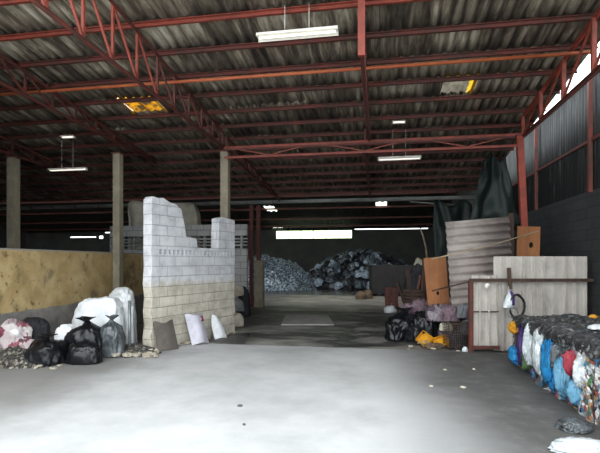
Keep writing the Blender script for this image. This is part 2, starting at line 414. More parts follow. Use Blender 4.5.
# near roof: rows of lapped corrugated sheets with openings for the two roof panels
PS = .733
pu_y = [6.21+PS*k for k in range(-4, 14)]
A = [on_roof(*q, dz=.09) for q in ((125,99),(158,98),(163,112),(131,113))]
B = [on_roof(*q, dz=.09) for q in ((442,83),(474,82),(471,97),(443,97))]
def rect(q):
    return (min(q[0].x, q[3].x)+.02, max(q[1].x, q[2].x)-.02, min(v.y for v in q), max(v.y for v in q))
holes = []
for q in (A, B):
    x0, x1, y0, y1 = rect(q)
    r_ = min(range(len(pu_y)-1), key=lambda i: abs((pu_y[i]+pu_y[i+1])/2-(y0+y1)/2))
    xc = (x0+x1)/2; w_ = min(.82, max(.5, (x1-x0)))
    holes.append((xc-w_/2, xc+w_/2, r_))
def corr_rows():
    mb = MB(); pitch = .17; nw = 6
    for i in range(len(pu_y)):
        ya = pu_y[i]-.06; yb = (pu_y[i+1] if i+1 < len(pu_y) else pu_y[i]+.5)+.06
        if i == len(pu_y)-1: yb = YG+.12
        if ya >= yb: continue
        nx = int((XE-XL)/pitch*nw); vs = []; fs = []
        jit = [random.uniform(-.012, .012) for _ in range(200)]
        for k in range(nx+1):
            x = XL + (XE-XL)*k/nx
            j = jit[int((x-XL)/.88)]
            off = .028*math.cos(2*math.pi*(x-XL)/pitch) + j
            for y, lift in ((ya, .0), ((ya+yb)/2, .012), (yb, .026)):
                vs.append((x, y, roof_z(y)+.085+off+.02-lift*.8))
        for k in range(nx):
            x = XL + (XE-XL)*(k+.5)/nx
            if any(h[2] == i and h[0] < x < h[1] for h in holes): continue
            for q in (0, 1):
                fs.append((k*3+q, (k+1)*3+q, (k+1)*3+q+1, k*3+q+1))
        mb.add(vs, fs, True)
    o = mb.build('ceiling', M['roof']); s = o.modifiers.new('thickness', 'SOLIDIFY'); s.thickness = .008; s.offset = 1
    return structure(o, 'old corrugated fibre cement roof on red purlins')
corr_rows()
for (x0, x1, r_), side in zip(holes, ('left', 'right')):
    y0, y1 = pu_y[r_]-.05, pu_y[r_+1]+.05
    e = empty('roof_light', (x0, y0, roof_z(y0)+.11)); 
    tag(e, 'amber translucent roof panel glowing above the white block wall' if side == 'left' else 'yellow edged translucent roof panel on the right, above the plywood boards', 'skylight')
    vs = []; fs = []; n = 40
    for k in range(n+1):
        x = (x1-x0)*k/n
        for y in (0, y1-y0): vs.append((x, y, .02*math.cos(2*math.pi*x/.17) - .1155*y))
    for k in range(n): fs.append((2*k, 2*k+2, 2*k+3, 2*k+1))
    m = MB(); m.add(vs, fs, True); m.build('panel', amber('amber_fibreglass', x1-x0, y1-y0, ('#a06c14', '#3a2c1c'), '#e0a428', .45, .55) if side == 'left' else amber('grimy_roof_panel_yellow_edge', x1-x0, y1-y0, ('#5f5a4e', '#454038'), '#a88a22', .4, .6), e)
    m = MB(); w = x1-x0; l = y1-y0
    m.bar((0,.1,-.045), (w,.1,-.045), .03, .012); m.bar((w-.03,.1,-.045), (w-.03,l-.05,-.045-.1*l), .05, .012)
    if side == 'left': m.bar((.03,.1,-.045), (.03,l-.05,-.045-.1*l), .05, .012); m.bar((w*.45,.1,-.045), (w*.55,l-.05,-.045-.1*l), .03, .012)
    m.build('frame', M['yellow'], e)

# purlins, one thing each
ords = ['first','second','third','fourth','fifth','sixth','seventh','eighth','ninth','tenth','eleventh','twelfth','thirteenth','fourteenth','fifteenth','sixteenth']
vis = [y for y in pu_y if y > 5.2 and y < 15.8]
for i, y in enumerate(vis):
    m = MB(); z = roof_z(y)
    m.channel((XL+.2, y, z), (XE-.02, y, z), .045, .075)
    o = m.build('roof_purlin', M['red'] if i < 2 else M['red_dull_shaded'])  # front two brighter, the rest duller: light falloff put into the colour
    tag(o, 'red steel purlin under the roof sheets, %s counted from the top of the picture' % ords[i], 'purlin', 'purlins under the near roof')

# lengthwise trusses
def truss(x, y0, y1, zb0, zb1, label, step=.62, m1='red', m2='red_dull_shaded', ang=.055, shade_from=99, uw=.035):  # beyond a set depth, shade is put into the members as duller red
    e = empty('roof_truss', (x, y0, 0)); tag(e, label, 'truss', 'trusses running down the shed')
    top = lambda y: Vector((0, y-y0, roof_z(y)-.075)); bot = lambda y: Vector((0, y-y0, zb0+(zb1-zb0)*(y-y0)/(y1-y0)))
    m = MB(); m.angle(top(y0), top(y1), ang); m.build('top_chord', M[m1 if shade_from > 50 else 'red_dull_shaded'], e)
    m = MB(); m.angle(bot(y0), bot(y1), ang); m.build('bottom_chord', M[m2], e)
    n = max(3, int((y1-y0)/step)); ys = [y0+(y1-y0)*k/n for k in range(n+1)]
    for k in range(n+1):
        if top(ys[k]).z-bot(ys[k]).z > .06:
            m = MB(); m.bar(top(ys[k]), bot(ys[k]), uw, uw); m.build('upright', M[m1 if ys[k] < shade_from else 'red_dull_shaded'], e)
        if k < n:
            m = MB(); a = top(ys[k]) if True else bot(ys[k]); m.bar(a, bot(ys[k+1]), .03, .03); m.build('diagonal', M[m1 if ys[k] < shade_from else 'red_dull_shaded'], e)
    return e
truss(-3.54, 3.72, 9.95, 4.33, 4.25, 'lattice truss at top left, bright red near with shade painted in towards the slim concrete post', m1='red', shade_from=6.3)
truss(-.22, 5.85, 9.95, 4.33, 4.25, 'red truss seen end on near the middle of the roof', m1='red_dull_shaded')
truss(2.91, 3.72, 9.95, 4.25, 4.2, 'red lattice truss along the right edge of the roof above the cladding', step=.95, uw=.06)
truss(-6.1, 4.96, 11.7, 4.6, 4.37, 'dull red lattice truss over the yellow wall', m1='red_dull_shaded')
truss(-3.54, 10.2, 15.9, 4.22, 3.82, 'dark truss running from the slim concrete post back to the gutter', m1='red_dull_shaded')
truss(-.31, 10.2, 15.9, 4.22, 3.82, 'dark end-on truss between the red cross truss and the gutter', m1='red_dull_shaded')
truss(-9.0, 6.5, 12.6, 4.4, 4.2, 'dim truss in the dark left bay beyond the yellow wall', m1='red_dull_shaded')

# hanger and cross truss, tie bar
m = MB(); m.channel((-.31, 6.0, 5.12), (-.31, 6.0, 5.13), .05, .05)
e = empty('cross_truss', (-3.54, 10.05, 0)); tag(e, 'slim red cross truss spanning from the concrete post to the red column', 'truss')
Lx = 6.45
m = MB(); m.angle((0,0,4.27), (Lx,0,4.27), .05); m.build('top_chord', M['red'], e)
m = MB(); m.angle((0,0,4.04), (Lx,0,4.04), .05); m.build('bottom_chord', M['red'], e)
m = MB(); m.bar((0,0,4.2), (Lx,0,4.2), .03); m.build('middle_bar', M['red_dull_shaded'], e)
for k in range(6):
    a, b = Lx*k/6, Lx*(k+1)/6
    m = MB(); m.bar((a,0,4.04 if k % 2 else 4.27), (b,0,4.27 if k % 2 else 4.04), .022); m.build('diagonal', M['red'], e)
m = MB(); m.tube([(-9.5, 7.35, 4.72), (3.1, 7.38, 4.72)], .028, 10)
tag(m.build('tie_bar', M['orange']), 'long orange tie bar crossing the whole shed below the purlins', 'bar')
m = MB(); m.bar((-.22, 5.81, 5.05), (-.22, 5.81, 4.22), .09, .06); tag(m.build('hanger', M['red']), 'bright red upright hanger at the near end of the end-on middle truss', 'hanger')
# posts
def post(name, m_, x, y, w, z0, z1, label, cat, lean=0.0, cap=True):
    e = MB(); e.add([(sx*w/2+ (lean if t == 0 else 0), sy*w/2, (z0, z1)[t]) for t in (0, 1) for sy in (-1, 1) for sx in (-1, 1)],
          [(0,2,3,1),(4,5,7,6),(0,1,5,4),(2,6,7,3),(0,4,6,2),(1,3,7,5)])
    o = e.build(name, m_, None, (x, y, 0), bevel=.01); tag(o, label, cat)
    if cap:
        c = MB(); c.box((0,0,z1-.02), (w+.05, w+.05, .03)); c.build('cap_plate', M['red_dull_shaded'], o)
    return o
a = P(224.5, 10.55)
post('concrete_post', M['post'], *P(225.3, 10.76).xy, .19, 0, 4.24, 'slim concrete post rising behind the broken end pier of the white wall', 'post')
pp = P(118.5, 11.8)
post('concrete_post', M['post'], *P(118, 10.5).xy, .17, 0, 4.13, 'tall concrete post standing against the yellow wall', 'post')
post('concrete_post', M['post'], *P(13.5, 11.3).xy, .21, 0, zat(157, 11.3), 'thick concrete post at the far left behind the yellow wall', 'post')
c0 = P(519.5, 9.4)
post('steel_column', M['postred'], c0.x, 10.05, .13, 0, 4.24, 'red steel column on the right beside the hanging dark tarpaulin', 'column', lean=.2)
# pair of thin red columns and low pillar at the gutter
for px, lb in ((251.5, 'left one of two thin red columns under the gutter'), (258.5, 'right one of two thin red columns, rising from the low grey pillar')):
    q = P(px, 16.1)
    post('steel_column', M['red_dull_shaded'], q.x, q.y, .13, 0 if px < 255 else 1.66, 3.62, lb, 'column', cap=False)
q = P(259.5, 16.05); post('pillar', M['post'], q.x, q.y, .30, 0, 1.66, 'low grey concrete pillar left of the rear opening', 'pillar', cap=False)

# gutter
gy = YG+.18
e = empty('roof_gutter', (XL, gy, 3.74)); tag(e, 'long grey gutter across the shed at the back of the near roof', 'gutter')
m = MB(); gl = 3.4-XL
m.bb(0, gl, -.1, .1, 0, .012); m.bb(0, gl, -.112, -.1, 0, .11); m.bb(0, gl, .1, .112, 0, .11); m.build('trough', M['gutter'], e)
for k in range(11):
    m = MB(); x = 13.2+k; m.bb(x-.015, x+.015, -.125, .125, -.015, 0); m.bb(x-.015, x+.015, -.125, -.112, -.015, .12); m.build('bracket', M['red_dull_shaded'], e)

# rear hall roof, raised; hidden open strip added above the gutter to light the heaps
m = MB(); y0, z0, y1, z1 = 16.9, 6.1, YB, 3.95
nx = 420; vs = []; fs = []
NY = 40
def rz_(y): return z0 + (z1-z0)*(y-y0)/(y1-y0)
def on_rear(px, py):
    a = (px-300)/F; k = a*sn+cs; h = (HZ-py)/F; g = (z1-z0)/(y1-y0)
    return P(px, (z0-g*y0-EYE)/(h-g*k))
rl = [on_rear(270, 208), on_rear(381, 205), None, on_rear(278, 228)]
for k in range(nx+1):
    x = XL+(4.2-XL)*k/nx
    for j in range(NY+1):
        y = y0+(y1-y0)*j/NY; vs.append((x, y, rz_(y)+.025*math.cos(k*math.pi*2/4)))
def inhole(x, y):
    return any(abs(x-c.x) < w and abs(y-c.y) < d for c, w, d in ((rl[0], .3, .5), (rl[1], .3, .5), (rl[3], .35, .3)))
for k in range(nx):
    for j in range(NY):
        x = XL+(4.2-XL)*(k+.5)/nx; y = y0+(y1-y0)*(j+.5)/NY
        if inhole(x, y): continue
        a = k*(NY+1)+j; fs.append((a, a+NY+1, a+NY+2, a+1))
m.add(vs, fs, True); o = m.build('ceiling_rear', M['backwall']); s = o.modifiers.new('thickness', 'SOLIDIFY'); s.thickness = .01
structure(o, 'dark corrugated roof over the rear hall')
for c, w, d, lb in ((rl[0], .36, .75, 'bright roof light over the left part of the rear hall'), (rl[1], .36, .75, 'bright roof light over the right part of the rear hall'), (rl[3], .42, .5, 'small far roof light just above the left end of the bright window band')):
    m = MB(); vs = []; fs = []
    for k in range(21):
        x = -w+2*w*k/20
        for y in (-d, d): vs.append((x, y, rz_(c.y+y)-rz_(c.y)+.02*math.cos(k*2.1)))
    for k in range(20): fs.append((2*k, 2*k+2, 2*k+3, 2*k+1))
    m.add(vs, fs, True); tag(m.build('roof_light', M['frost'], None, (c.x, c.y, rz_(c.y)+.05)), lb, 'skylight')
# far rear purlins
for i, y in enumerate((23.2, 25.6, 28.0, 30.0)):
    m = MB(); m.bar((XL+.2, y, rz_(y)-.1), (3.7, y, rz_(y)-.1), .06, .1)
    tag(m.build('roof_purlin', M['red_dull_shaded']), 'dark purlin under the rear hall roof, %s from the gutter' % ords[i], 'purlin', 'purlins under the rear roof')
# gable strip closing the sides of the raised roof
# walls
m = MB(); 
wa, wb = P(274, 31.2), P(352, 31.2); zw0, zw1 = 3.2, 3.77
YBK = YB
wx0 = wa.x; wx1 = wb.x
# slits far left
def slit(pa, pb, za, zb):
    q = []
    for p_ in (pa, pb):
        a = (p_-300)/F; Y = YB/(a*sn+cs); q.append((P(p_, Y).x, Y))
    return (q[0][0], q[1][0], zat(za, (q[0][1]+q[1][1])/2), zat(zb, (q[0][1]+q[1][1])/2))
sl = [slit(69, 96, 237.6, 236.6), slit(98, 103, 238.6, 235.8), slit(36, 64, 222.2, 221.5), slit(20, 33, 217.6, 216.8), slit(104, 110, 233, 232)]
def wall_with_holes(x0, x1, z0, z1, y, t, hs):
    m = MB(); xs_ = sorted({x0, x1, *[h[0] for h in hs], *[h[1] for h in hs]}); zs_ = sorted({z0, z1, *[h[2] for h in hs], *[h[3] for h in hs]})
    for a, b in zip(xs_, xs_[1:]):
        for c, d in zip(zs_, zs_[1:]):
            if not any(h[0] <= (a+b)/2 <= h[1] and h[2] <= (c+d)/2 <= h[3] for h in hs): m.bb(a, b, y, y+t, c, d)
    return m
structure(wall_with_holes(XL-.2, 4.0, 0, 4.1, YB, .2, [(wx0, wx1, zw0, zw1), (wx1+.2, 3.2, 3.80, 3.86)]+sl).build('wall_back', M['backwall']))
m = MB()
for k in range(1, 6):
    x = wx0+(wx1-wx0)*k/6; m.bb(x-.02, x+.02, YB+.02, YB+.06, zw0, zw1)
m.bb(wx0, wx1, YB+.02, YB+.06, zw0, zw0+.04)
structure(m.build('window_1', M['gutter'])); wf = bpy.data.objects['window_1']
m = MB(); m.bb(wx0, wx1, YB+.1, YB+.11, zw0, zw1)
def winglass():
    t = NT('greenish_clear_panel'); t.b.inputs['Base Color'].default_value = (.93, 1, .82, 1); tr = t.n('ShaderNodeBsdfTransparent'); tr.inputs[0].default_value = (.93, 1, .80, 1)
    mx = t.n('ShaderNodeMixShader'); mx.inputs[0].default_value = .06; t.l(tr.outputs[0], mx.inputs[1]); t.l(t.b.outputs[0], mx.inputs[2]); t.l(mx.outputs[0], t.out.inputs[0]); return t.m
m.build('pane', winglass(), wf)
m = MB(); m.bb(XL-.2, XL, 3.8, YB, 0, 6.2); structure(m.build('wall_left_far', M['backwall']))
m = MB(); m.bb(XL, -6.1, 3.7, 3.9, 0, 5.9); structure(m.build('wall_front_light_block', M['backwall']))  # unseen wall, added to keep light out of the left bay
# wall on the right: block below, cladding above
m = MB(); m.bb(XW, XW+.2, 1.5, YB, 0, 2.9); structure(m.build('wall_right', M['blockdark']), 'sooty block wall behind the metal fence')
def corr(w, h, pitch, depth, shape='wave', t=.004, n=10):
    """sheet in the x-z plane, ribs upright, thickness t"""
    pts = []
    if shape == 'wave':
        N = int(w/pitch*n)
        pts = [(w*k/N, depth/2*math.cos(2*math.pi*(w*k/N)/pitch)) for k in range(N+1)]
    else:
        x = 0
        while x < w:
            for dx, y in ((0, 0), (pitch*.70, 0), (pitch*.76, -depth), (pitch*.90, -depth), (pitch*.96, 0)):
                if x+dx <= w: pts.append((x+dx, y))
            x += pitch
    vs = []; fs = []; n_ = len(pts)
    for y_off in (0, t):
        for x, y in pts: vs += [(x, y+y_off, 0), (x, y+y_off, h)]
    for k in range(n_-1):
        fs.append((2*k, 2*k+2, 2*k+3, 2*k+1)); b = 2*n_
        fs.append((b+2*k+1, b+2*k+3, b+2*k+2, b+2*k))
        fs.append((2*k, b+2*k, b+2*k+2, 2*k+2)); fs.append((2*k+1, 2*k+3, b+2*k+3, b+2*k+1))
    fs.append((0, 1, 2*n_+1, 2*n_)); fs.append((2*n_-2, 4*n_-2, 4*n_-1, 2*n_-1))
    m = MB(); m.add(vs, fs, shape == 'wave'); return m
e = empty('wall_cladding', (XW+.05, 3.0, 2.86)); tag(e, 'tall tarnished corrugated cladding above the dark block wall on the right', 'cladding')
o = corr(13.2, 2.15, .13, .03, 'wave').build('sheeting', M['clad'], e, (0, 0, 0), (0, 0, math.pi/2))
for z in (.95,):
    m = MB(); m.bar((-.06, 0, z), (-.06, 13.2, z), .05, .06); m.build('rail', M['red_dull_shaded'], e)
for y in (P(590,8.2).y-3.0, P(540,11.0).y-3.0, 12.0):
    yy = {0: y}[0]
    m = MB(); m.bar((-.09, yy, .0), (-.09, yy, 2.05), .07, .07); m.build('stud', M['red_dull_shaded'], e)
m = MB(); m.bar((0, 0, 2.15), (0, 13.2, 2.15), .08, .03); m.build('top_flashing', M['lampbody'], e)
m = MB(); m.bb(XW, XW+.1, 16.2, YB, 2.9, 5.2); structure(m.build('wall_right_rear', M['backwall']))

# yellow wall on the left
m = MB(); m.bb(-6.28, -6.12, 4.2, 13.3, 0, 1.83)
n0 = 60; ys_ = [4.2+9.1*k/n0 for k in range(n0+1)]
structure(m.build('wall_left', M['wallyellow']), 'yellow ochre wall with a grey base and mould stains')
# cross wall with vent blocks behind the white wall
def ventwall():
    m = MB(); x0, x1, y = -8.6, -4.0, 13.4
    m.bb(x0, x1, y, y+.15, 0, 2.02); m.bb(x0, x1, y, y+.15, 2.42, 2.76)
    for a in [x0+.4*k for k in range(int((x1-x0)/.4)+1)]: m.bb(a, min(a+.05, x1), y, y+.15, 2.02, 2.42)
    for k in range(1, 4): m.bb(x0, x1, y+.02, y+.13, 2.02+.1*k-.02, 2.02+.1*k+.02)
    return m
structure(ventwall().build('wall_cross', M['blockvent']), 'pale vent block wall behind the white broken wall')
# slotted vent strip beside the tall post is the end of the cross wall
# white broken wall
na = Vector((-2.69, 8.2)); fb = Vector((-1.5, 10.45)); dv = (fb-na); LW = dv.length; ang = math.atan2(dv.y, dv.x)
e = W(na.x, na.y, 0); aw = ang+TH
def wallmesh():
    m = MB(); T = .21
    # columns of top outline (x, z)
    out = [(0, 2.74), (.06, 2.80), (.16, 2.78), (.30, 2.80), (.5, 2.73), (.62, 2.72), (.78, 2.64), (.84, 2.45), (.88, 2.32), (.92, 2.11), (1.05, 2.10), (1.22, 2.08), (1.26, 1.90), (1.6, 1.89), (1.93, 1.89), (1.96, 2.56), (2.1, 2.60), (2.3, 2.58), (LW, 2.56)]
    zb = 1.74
    # lower body
    def prism(poly):
        n = len(poly); vs = [(x, 0, z) for x, z in poly]+[(x, T, z) for x, z in poly]
        fs = [tuple(range(n)), tuple(range(n, 2*n))[::-1]]+[(i, (i+1) % n, n+(i+1) % n, n+i) for i in range(n)]
        m.add(vs, fs)
    # slightly bitten lower and end edges
    prism([(0, 0), (LW, 0), (LW+.01, .5), (LW-.02, .9), (LW, 1.3), (LW, zb), (0, zb), (.01, 1.5), (-.015, 1.2), (.02, .95), (-.01, .7), (.015, .45), (-.02, .2)])
    x = 0; k = 0
    prism([(0, zb+.09)]+[(LW, zb+.09)]+out[::-1])
    return m
def vents():
    m = MB(); zb = 1.735; m.bb(.0, .2, .004, .2, zb, zb+.10); x = .28
    while x < LW-.05:
        m.bb(x, min(x+.045, LW-.004), .004, .2, zb, zb+.10); x += .115
    m.bb(LW-.06, LW-.004, .004, .2, zb, zb+.10)
    return m
o = wallmesh().build('wall_partition', M['wallwhite'], None, e, (0, 0, aw), bevel=.012)
structure(o, 'white broken block wall with a stepped top and a row of vent slots')

vents().build('vent_course', M['wallwhite'], o)

# ------------------------------------------------------------------ lamps
def lamp(px0, py0, px1, py1, Y0, name, label, lit=True, wires=True, hgt=.065):
    a = P(px0, Y0, zat(py0, Y0)); k1 = (px1-300)/F; k0 = (px0-300)/F
    yy = a.y; Y1 = yy/(k1*sn+cs); b = P(px1, Y1, a.z)
    e = empty(name, a); tag(e, label, 'lamp'); L = (b-a).length
    m = MB(); m.bb(0, L, -.05, .05, 0, hgt*.55); m.add([(0,-.05,0),(L,-.05,0),(L,-.09,-hgt*.5),(0,-.09,-hgt*.5),(0,.05,0),(L,.05,0),(L,.09,-hgt*.5),(0,.09,-hgt*.5)], [(0,1,2,3),(4,7,6,5)])
    m.build('housing', M['lampbody'], e)
    m = MB(); m.tube([(.03, 0, -hgt*.3), (L-.03, 0, -hgt*.3)], .014, 8); m.build('tube', M['tube'], e)
    if wires:
        for x in (L*.35, L*.65):
            m = MB(); m.tube([(x, 0, hgt*.5), (x, 0, roof_z(yy)-a.z+.02)], .005, 5); m.build('wire', M['lampbody'], e)
lamp(257, 37, 338, 31, 6.3, 'fluorescent_lamp', 'large white fluorescent lamp hanging on two wires near the top middle')
lamp(378, 159, 421, 156, 10.4, 'fluorescent_lamp', 'fluorescent lamp hung just below the red cross truss', hgt=.06)
lamp(49, 170, 86, 168, 11.5, 'fluorescent_lamp', 'dim long lamp in the dark left bay behind the yellow wall', hgt=.05)
lamp(61, 137, 74, 136, 11.0, 'fluorescent_lamp', 'tiny pale lamp up in the dark left bay, above the dim long one', hgt=.04)
lamp(392, 122, 406, 121, 10.0, 'fluorescent_lamp', 'small lamp between purlins right of the end-on truss', hgt=.04, wires=False)

# ------------------------------------------------------------------ metal fence on the right
YF = 8.05
e = empty('metal_fence', W(3.02, YF, 0), TH); tag(e, 'grey ribbed sheet metal fence with a rusty rail behind the pressed bales', 'fence')
corr(2.16-.42, 1.68, .185, .045, 'trap').build('panel', M['fence'], e, (.44, .05, .02), (0, 0, 0))
o = corr(.46, 1.30, .16, .045, 'trap').build('panel', M['fence'], e, (.03, 0, .06), (0, 0, 0)); o['label'] = 'lower narrow panel in a rusty frame'
m = MB(); m.bar((-.02, -.05, 1.28), (2.15, -.05, 1.28), .05, .055); m.build('rail', M['timber'], e)
m = MB(); m.bar((0, -.04, 0), (0, -.04, 1.26), .07, .07); m.build('frame_post', M['red_dull_shaded'], e)
m = MB(); m.bar((0, -.05, .09), (.5, -.05, .09), .05, .06); m.build('frame_sill', M['red_dull_shaded'], e)
m = MB(); m.bar((.04, -.03, .72), (.5, -.03, .72), .02, .02); m.build('cross_rod', M['timber'], e)
m = MB(); m.bar((.67, -.09, 1.12), (.65, -.09, 1.5), .05, .05); m.build('hook_post', M['timber'], e)
# timbers, corrugated sheet and plywood behind
post('timber_post', M['timber'], *P(510.5, 8.75).xy, .1, 0, zat(213, 8.75), 'dark timber post on the right edge of the leaning corrugated sheet', 'post', cap=False)
post('timber_post', M['timber'], *P(449, 8.8).xy, .09, 0, zat(228, 8.8), 'dark timber post on the left edge of the leaning corrugated sheet', 'post', cap=False, lean=.12)
o = corr(1.62, 1.20, .145, .05, 'wave').build('corrugated_sheet', M['sheet'])
# ribs run level: turn the sheet so its rib axis lies across
o.matrix_world = Matrix.Translation(P(451.5, 8.62, .74)) @ Matrix.Rotation(TH, 4, 'Z') @ Matrix.Rotation(math.radians(-5), 4, 'Y') @ Matrix.Rotation(math.radians(3), 4, 'X') @ Matrix(((0,0,1,0),(0,1,0,0),(1,0,0,0),(0,0,0,1)))
tag(o, 'weathered corrugated sheet with level ribs leaning between two timber posts', 'sheet')
def board(name, m_, px0, px1, py0, py1, Y, t, label, cat, roll=0, pitch=0, hole=None):
    w = (px1-px0)/F*Y; z0, z1 = zat(py1, Y), zat(py0, Y); h = z1-z0
    mb = MB()
    if hole:
        hx, hz, hr = hole; N = 16; vs = []
        ring = [(hx*w+hr*math.cos(2*math.pi*k/N), hz*h+hr*1.3*math.sin(2*math.pi*k/N)) for k in range(N)]
        def edge(a):
            dx, dz = math.cos(a), math.sin(a); cx, cz = hx*w, hz*h; ts = []
            if dx > 1e-6: ts.append((w-cx)/dx)
            if dx < -1e-6: ts.append(-cx/dx)
            if dz > 1e-6: ts.append((h-cz)/dz)
            if dz < -1e-6: ts.append(-cz/dz)
            t_ = min(ts); return (cx+dx*t_, cz+dz*t_)
        angs = sorted([2*math.pi*k/N for k in range(N)]+[math.atan2(z-hz*h, x-hx*w) % (2*math.pi) for x in (0, w) for z in (0, h)])
        ring = [(hx*w+hr*math.cos(a), hz*h+hr*1.3*math.sin(a)) for a in angs]; outr = [edge(a) for a in angs]; n = len(angs)
        vs = [(x, y, z) for y in (0, t) for x, z in ring]+[(x, y, z) for y in (0, t) for x, z in outr]
        fs = []
        for k in range(n):
            j = (k+1) % n; fs += [(k, j, 2*n+j, 2*n+k), (n+k, n+j, 3*n+j, 3*n+k), (k, n+k, n+j, j), (2*n+k, 3*n+k, 3*n+j, 2*n+j)]
        mb.add(vs, fs)
    else: mb.bb(0, w, 0, t, 0, h)
    o = mb.build(name, m_, None, P(px0, Y, z0), (0, 0, TH)); 
    o.rotation_euler = (Matrix.Rotation(TH, 3, 'Z') @ Matrix.Rotation(roll, 3, 'Y') @ Matrix.Rotation(pitch, 3, 'X')).to_euler()
    tag(o, label, cat); return o
board('plywood_board', M['ply'], 514, 537, 226, 342, 8.95, .018, 'orange plywood board with a hole standing right of the leaning corrugated sheet', 'board', roll=.03, hole=(.62, .84, .045))
o = board('plywood_board', M['ply'], 428, 450, 258, 306, 9.1, .018, 'orange plywood board left of the leaning corrugated sheet, above the sacks', 'board', roll=-.09, hole=(.5, .25, .03))
m = MB(); a_, b_ = P(432, 8.45, zat(259, 8.45)), P(538, 8.45, zat(231.5, 8.45)); m.tube([a_, (a_+b_)/2+Vector((0,0,-.03)), b_], .012, 8)
tag(m.build('pole', M['pole']), 'thin pale pole lying slantwise across the corrugated sheet', 'pole')
m = MB(); a_, b_ = P(432, 8.5, zat(291, 8.5)), P(472, 8.1, zat(281, 8.1)); m.tube([a_, b_], .014, 8)
tag(m.build('pole', M['timber']), 'short dark pole from the fence rail to the left plywood board', 'pole')
# things hung on the fence
def hung_bag(name, m1, m2, px, py0, py1, Y, w, label):
    z0, z1 = zat(py1, Y), zat(py0, Y); h = z1-z0; e = empty(name, P(px, Y, z0), TH); tag(e, label, 'bag')
    blob('body', m1, (w, .1, h*.8), 12, e, (0,0,0), 0, .2, 4, .3)
    blob('purple_side', m2, (w*.5, .11, h*.72), 15, e, (w*.25, .01, h*.1), 0, .15, 4)
    m = MB(); m.tube([(-.02, 0, h*.7), (-.01, 0, h), (.03, 0, h*.72)], .006, 6); m.build('handle', m1, e)
hung_bag('carrier_bag', M['whitefilm'], M['purple'], 509, 286, 308, 7.88, .19, 'small white and purple bag hanging from the fence rail')
m = MB(); pts = []
for k in range(40):
    a = 2*math.pi*k/20; pts.append((.13*math.cos(a)*(1+.08*math.sin(k)), .012*math.sin(k*.7), .2+.2*math.sin(a)*(1+.05*math.cos(k))))
m.tube(pts, .02, 8)
o = m.build('rubber_hose', M['rubber'], None, P(517, 7.86, zat(318, 7.86)), (0, 0, TH)); tag(o, 'coiled black rubber hose hanging on the fence right of the small bag', 'hose')
m = MB(); pts = [(.085*math.cos(2*math.pi*k/20), 0, .085*math.sin(2*math.pi*k/20)) for k in range(21)]; m.tube(pts, .008, 6)
o = m.build('wire_ring', M['pipe'], None, P(513, 7.74, zat(313, 7.74)), (0, 0, TH)); tag(o, 'thin silver wire ring hanging in front of the fence', 'ring')
m = MB(); m.tube([(0,0,0), (0,.006,0)], .045, 20); o = m.build('disc', M['lampbody'], None, P(487.5, 7.93, zat(286, 7.93)), (0, 0, TH)); tag(o, 'round white disc fixed below the fence rail', 'disc')

# ------------------------------------------------------------------ bales
def bale(x0, x1, y0, y1, h, m_, seed, label):
    e = empty('pressed_bale', ((x0+x1)/2, (y0+y1)/2, 0)); tag(e, label, 'bale', 'pressed bales along the right side')
    sx, sy = (x1-x0)/2, (y1-y0)/2
    def grid_block(zlo, zhi, name, mt, bulge, am):
        bm = bmesh.new(); bmesh.ops.create_cube(bm, size=2); bmesh.ops.subdivide_edges(bm, edges=bm.edges[:], cuts=30, use_grid_fill=True)
        for v in bm.verts:
            p = Vector((v.co.x*sx, v.co.y*sy, zlo+(v.co.z+1)/2*(zhi-zlo)))
            n = Vector((v.co.x**9, v.co.y**9, v.co.z**9 if zhi == h else 0)); 
            if n.length > 1e-4: n.normalize()
            # rounded edges
            ed = sorted((abs(v.co.x), abs(v.co.y), abs(v.co.z) if zhi == h else 0))
            cut = max(0, ed[1]-.8)*.35
            p -= Vector((v.co.x*sx, v.co.y*sy, 0))*cut*.5; p.z -= cut*.12*(1 if v.co.z > 0 else 0)
            q = p+Vector((seed*5, seed, 0))
            d = fbm(q*6, 4, True)*am+noise.noise(q*2)*.05
            p += n*d
            if p.z < .002: p.z = .002
            v.co = p
        for f in bm.faces: f.smooth = False
        me = bpy.data.meshes.new(name); bm.to_mesh(me); bm.free(); me.materials.append(mt)
        ob = bpy.data.objects.new(name, me); C.objects.link(ob); ob.parent = e; return ob
    grid_block(0, h-.07, 'pressed_waste', m_, .05, .075)
    grid_block(h-.09, h, 'grimy_top', M['baletop'], .02, .09)
    for k in (.25, .6):
        y = -sy+2*sy*k; m = MB(); m.tube([(-sx-.075, y, .03), (-sx-.085, y+.01, h*.5), (-sx-.06, y, h-.05), (-sx+.05, y, h+.04), (0, y+.01, h+.05), (sx-.1, y, h+.03)], .005, 5)
        m.build('strap', M['wire'], e)
    return e
b1 = bale(2.12, 3.62, 3.85, 5.42, .74, M['cans'], 1, 'nearest bale of pressed silver cans and coloured bottles')
b2 = bale(2.12, 3.62, 5.50, 6.62, .74, M['wrap'], 2, 'middle bale of pressed waste with bright blue plastic on its side')
b3 = bale(2.12, 3.60, 6.70, 7.72, .72, M['wrapdark'], 3, 'farthest bale with purple, yellow and blue plastic, below the hanging hose')
def patch(par, name, m_, y, z, dy, dz, seed, rx=0):
    """bit of film pressed on the bale's left side"""
    o = par.location; b = blob(name, m_, (dy*1.1, dz, .13), seed, par, (0,0,0), 0, .75, 5, fr=(4.5,1.6,2.5), flat=.2, boxy=.7)
    b.matrix_parent_inverse = Matrix()
    b.location = (2.12-o.x-.01, y-o.y, z); b.rotation_euler = (math.radians(90)+rx, 0, math.radians(-90))
    return b
patch(b2, 'blue_bag', M['blue'], 5.98, .36, .50, .66, 21)
patch(b2, 'pale_blue_bag', M['paleblue'], 5.62, .30, .22, .5, 22)
patch(b1, 'red_film', M['redpl'], 5.36, .50, .07, .3, 23)
patch(b1, 'blue_film', M['paleblue'], 5.24, .22, .1, .3, 28)
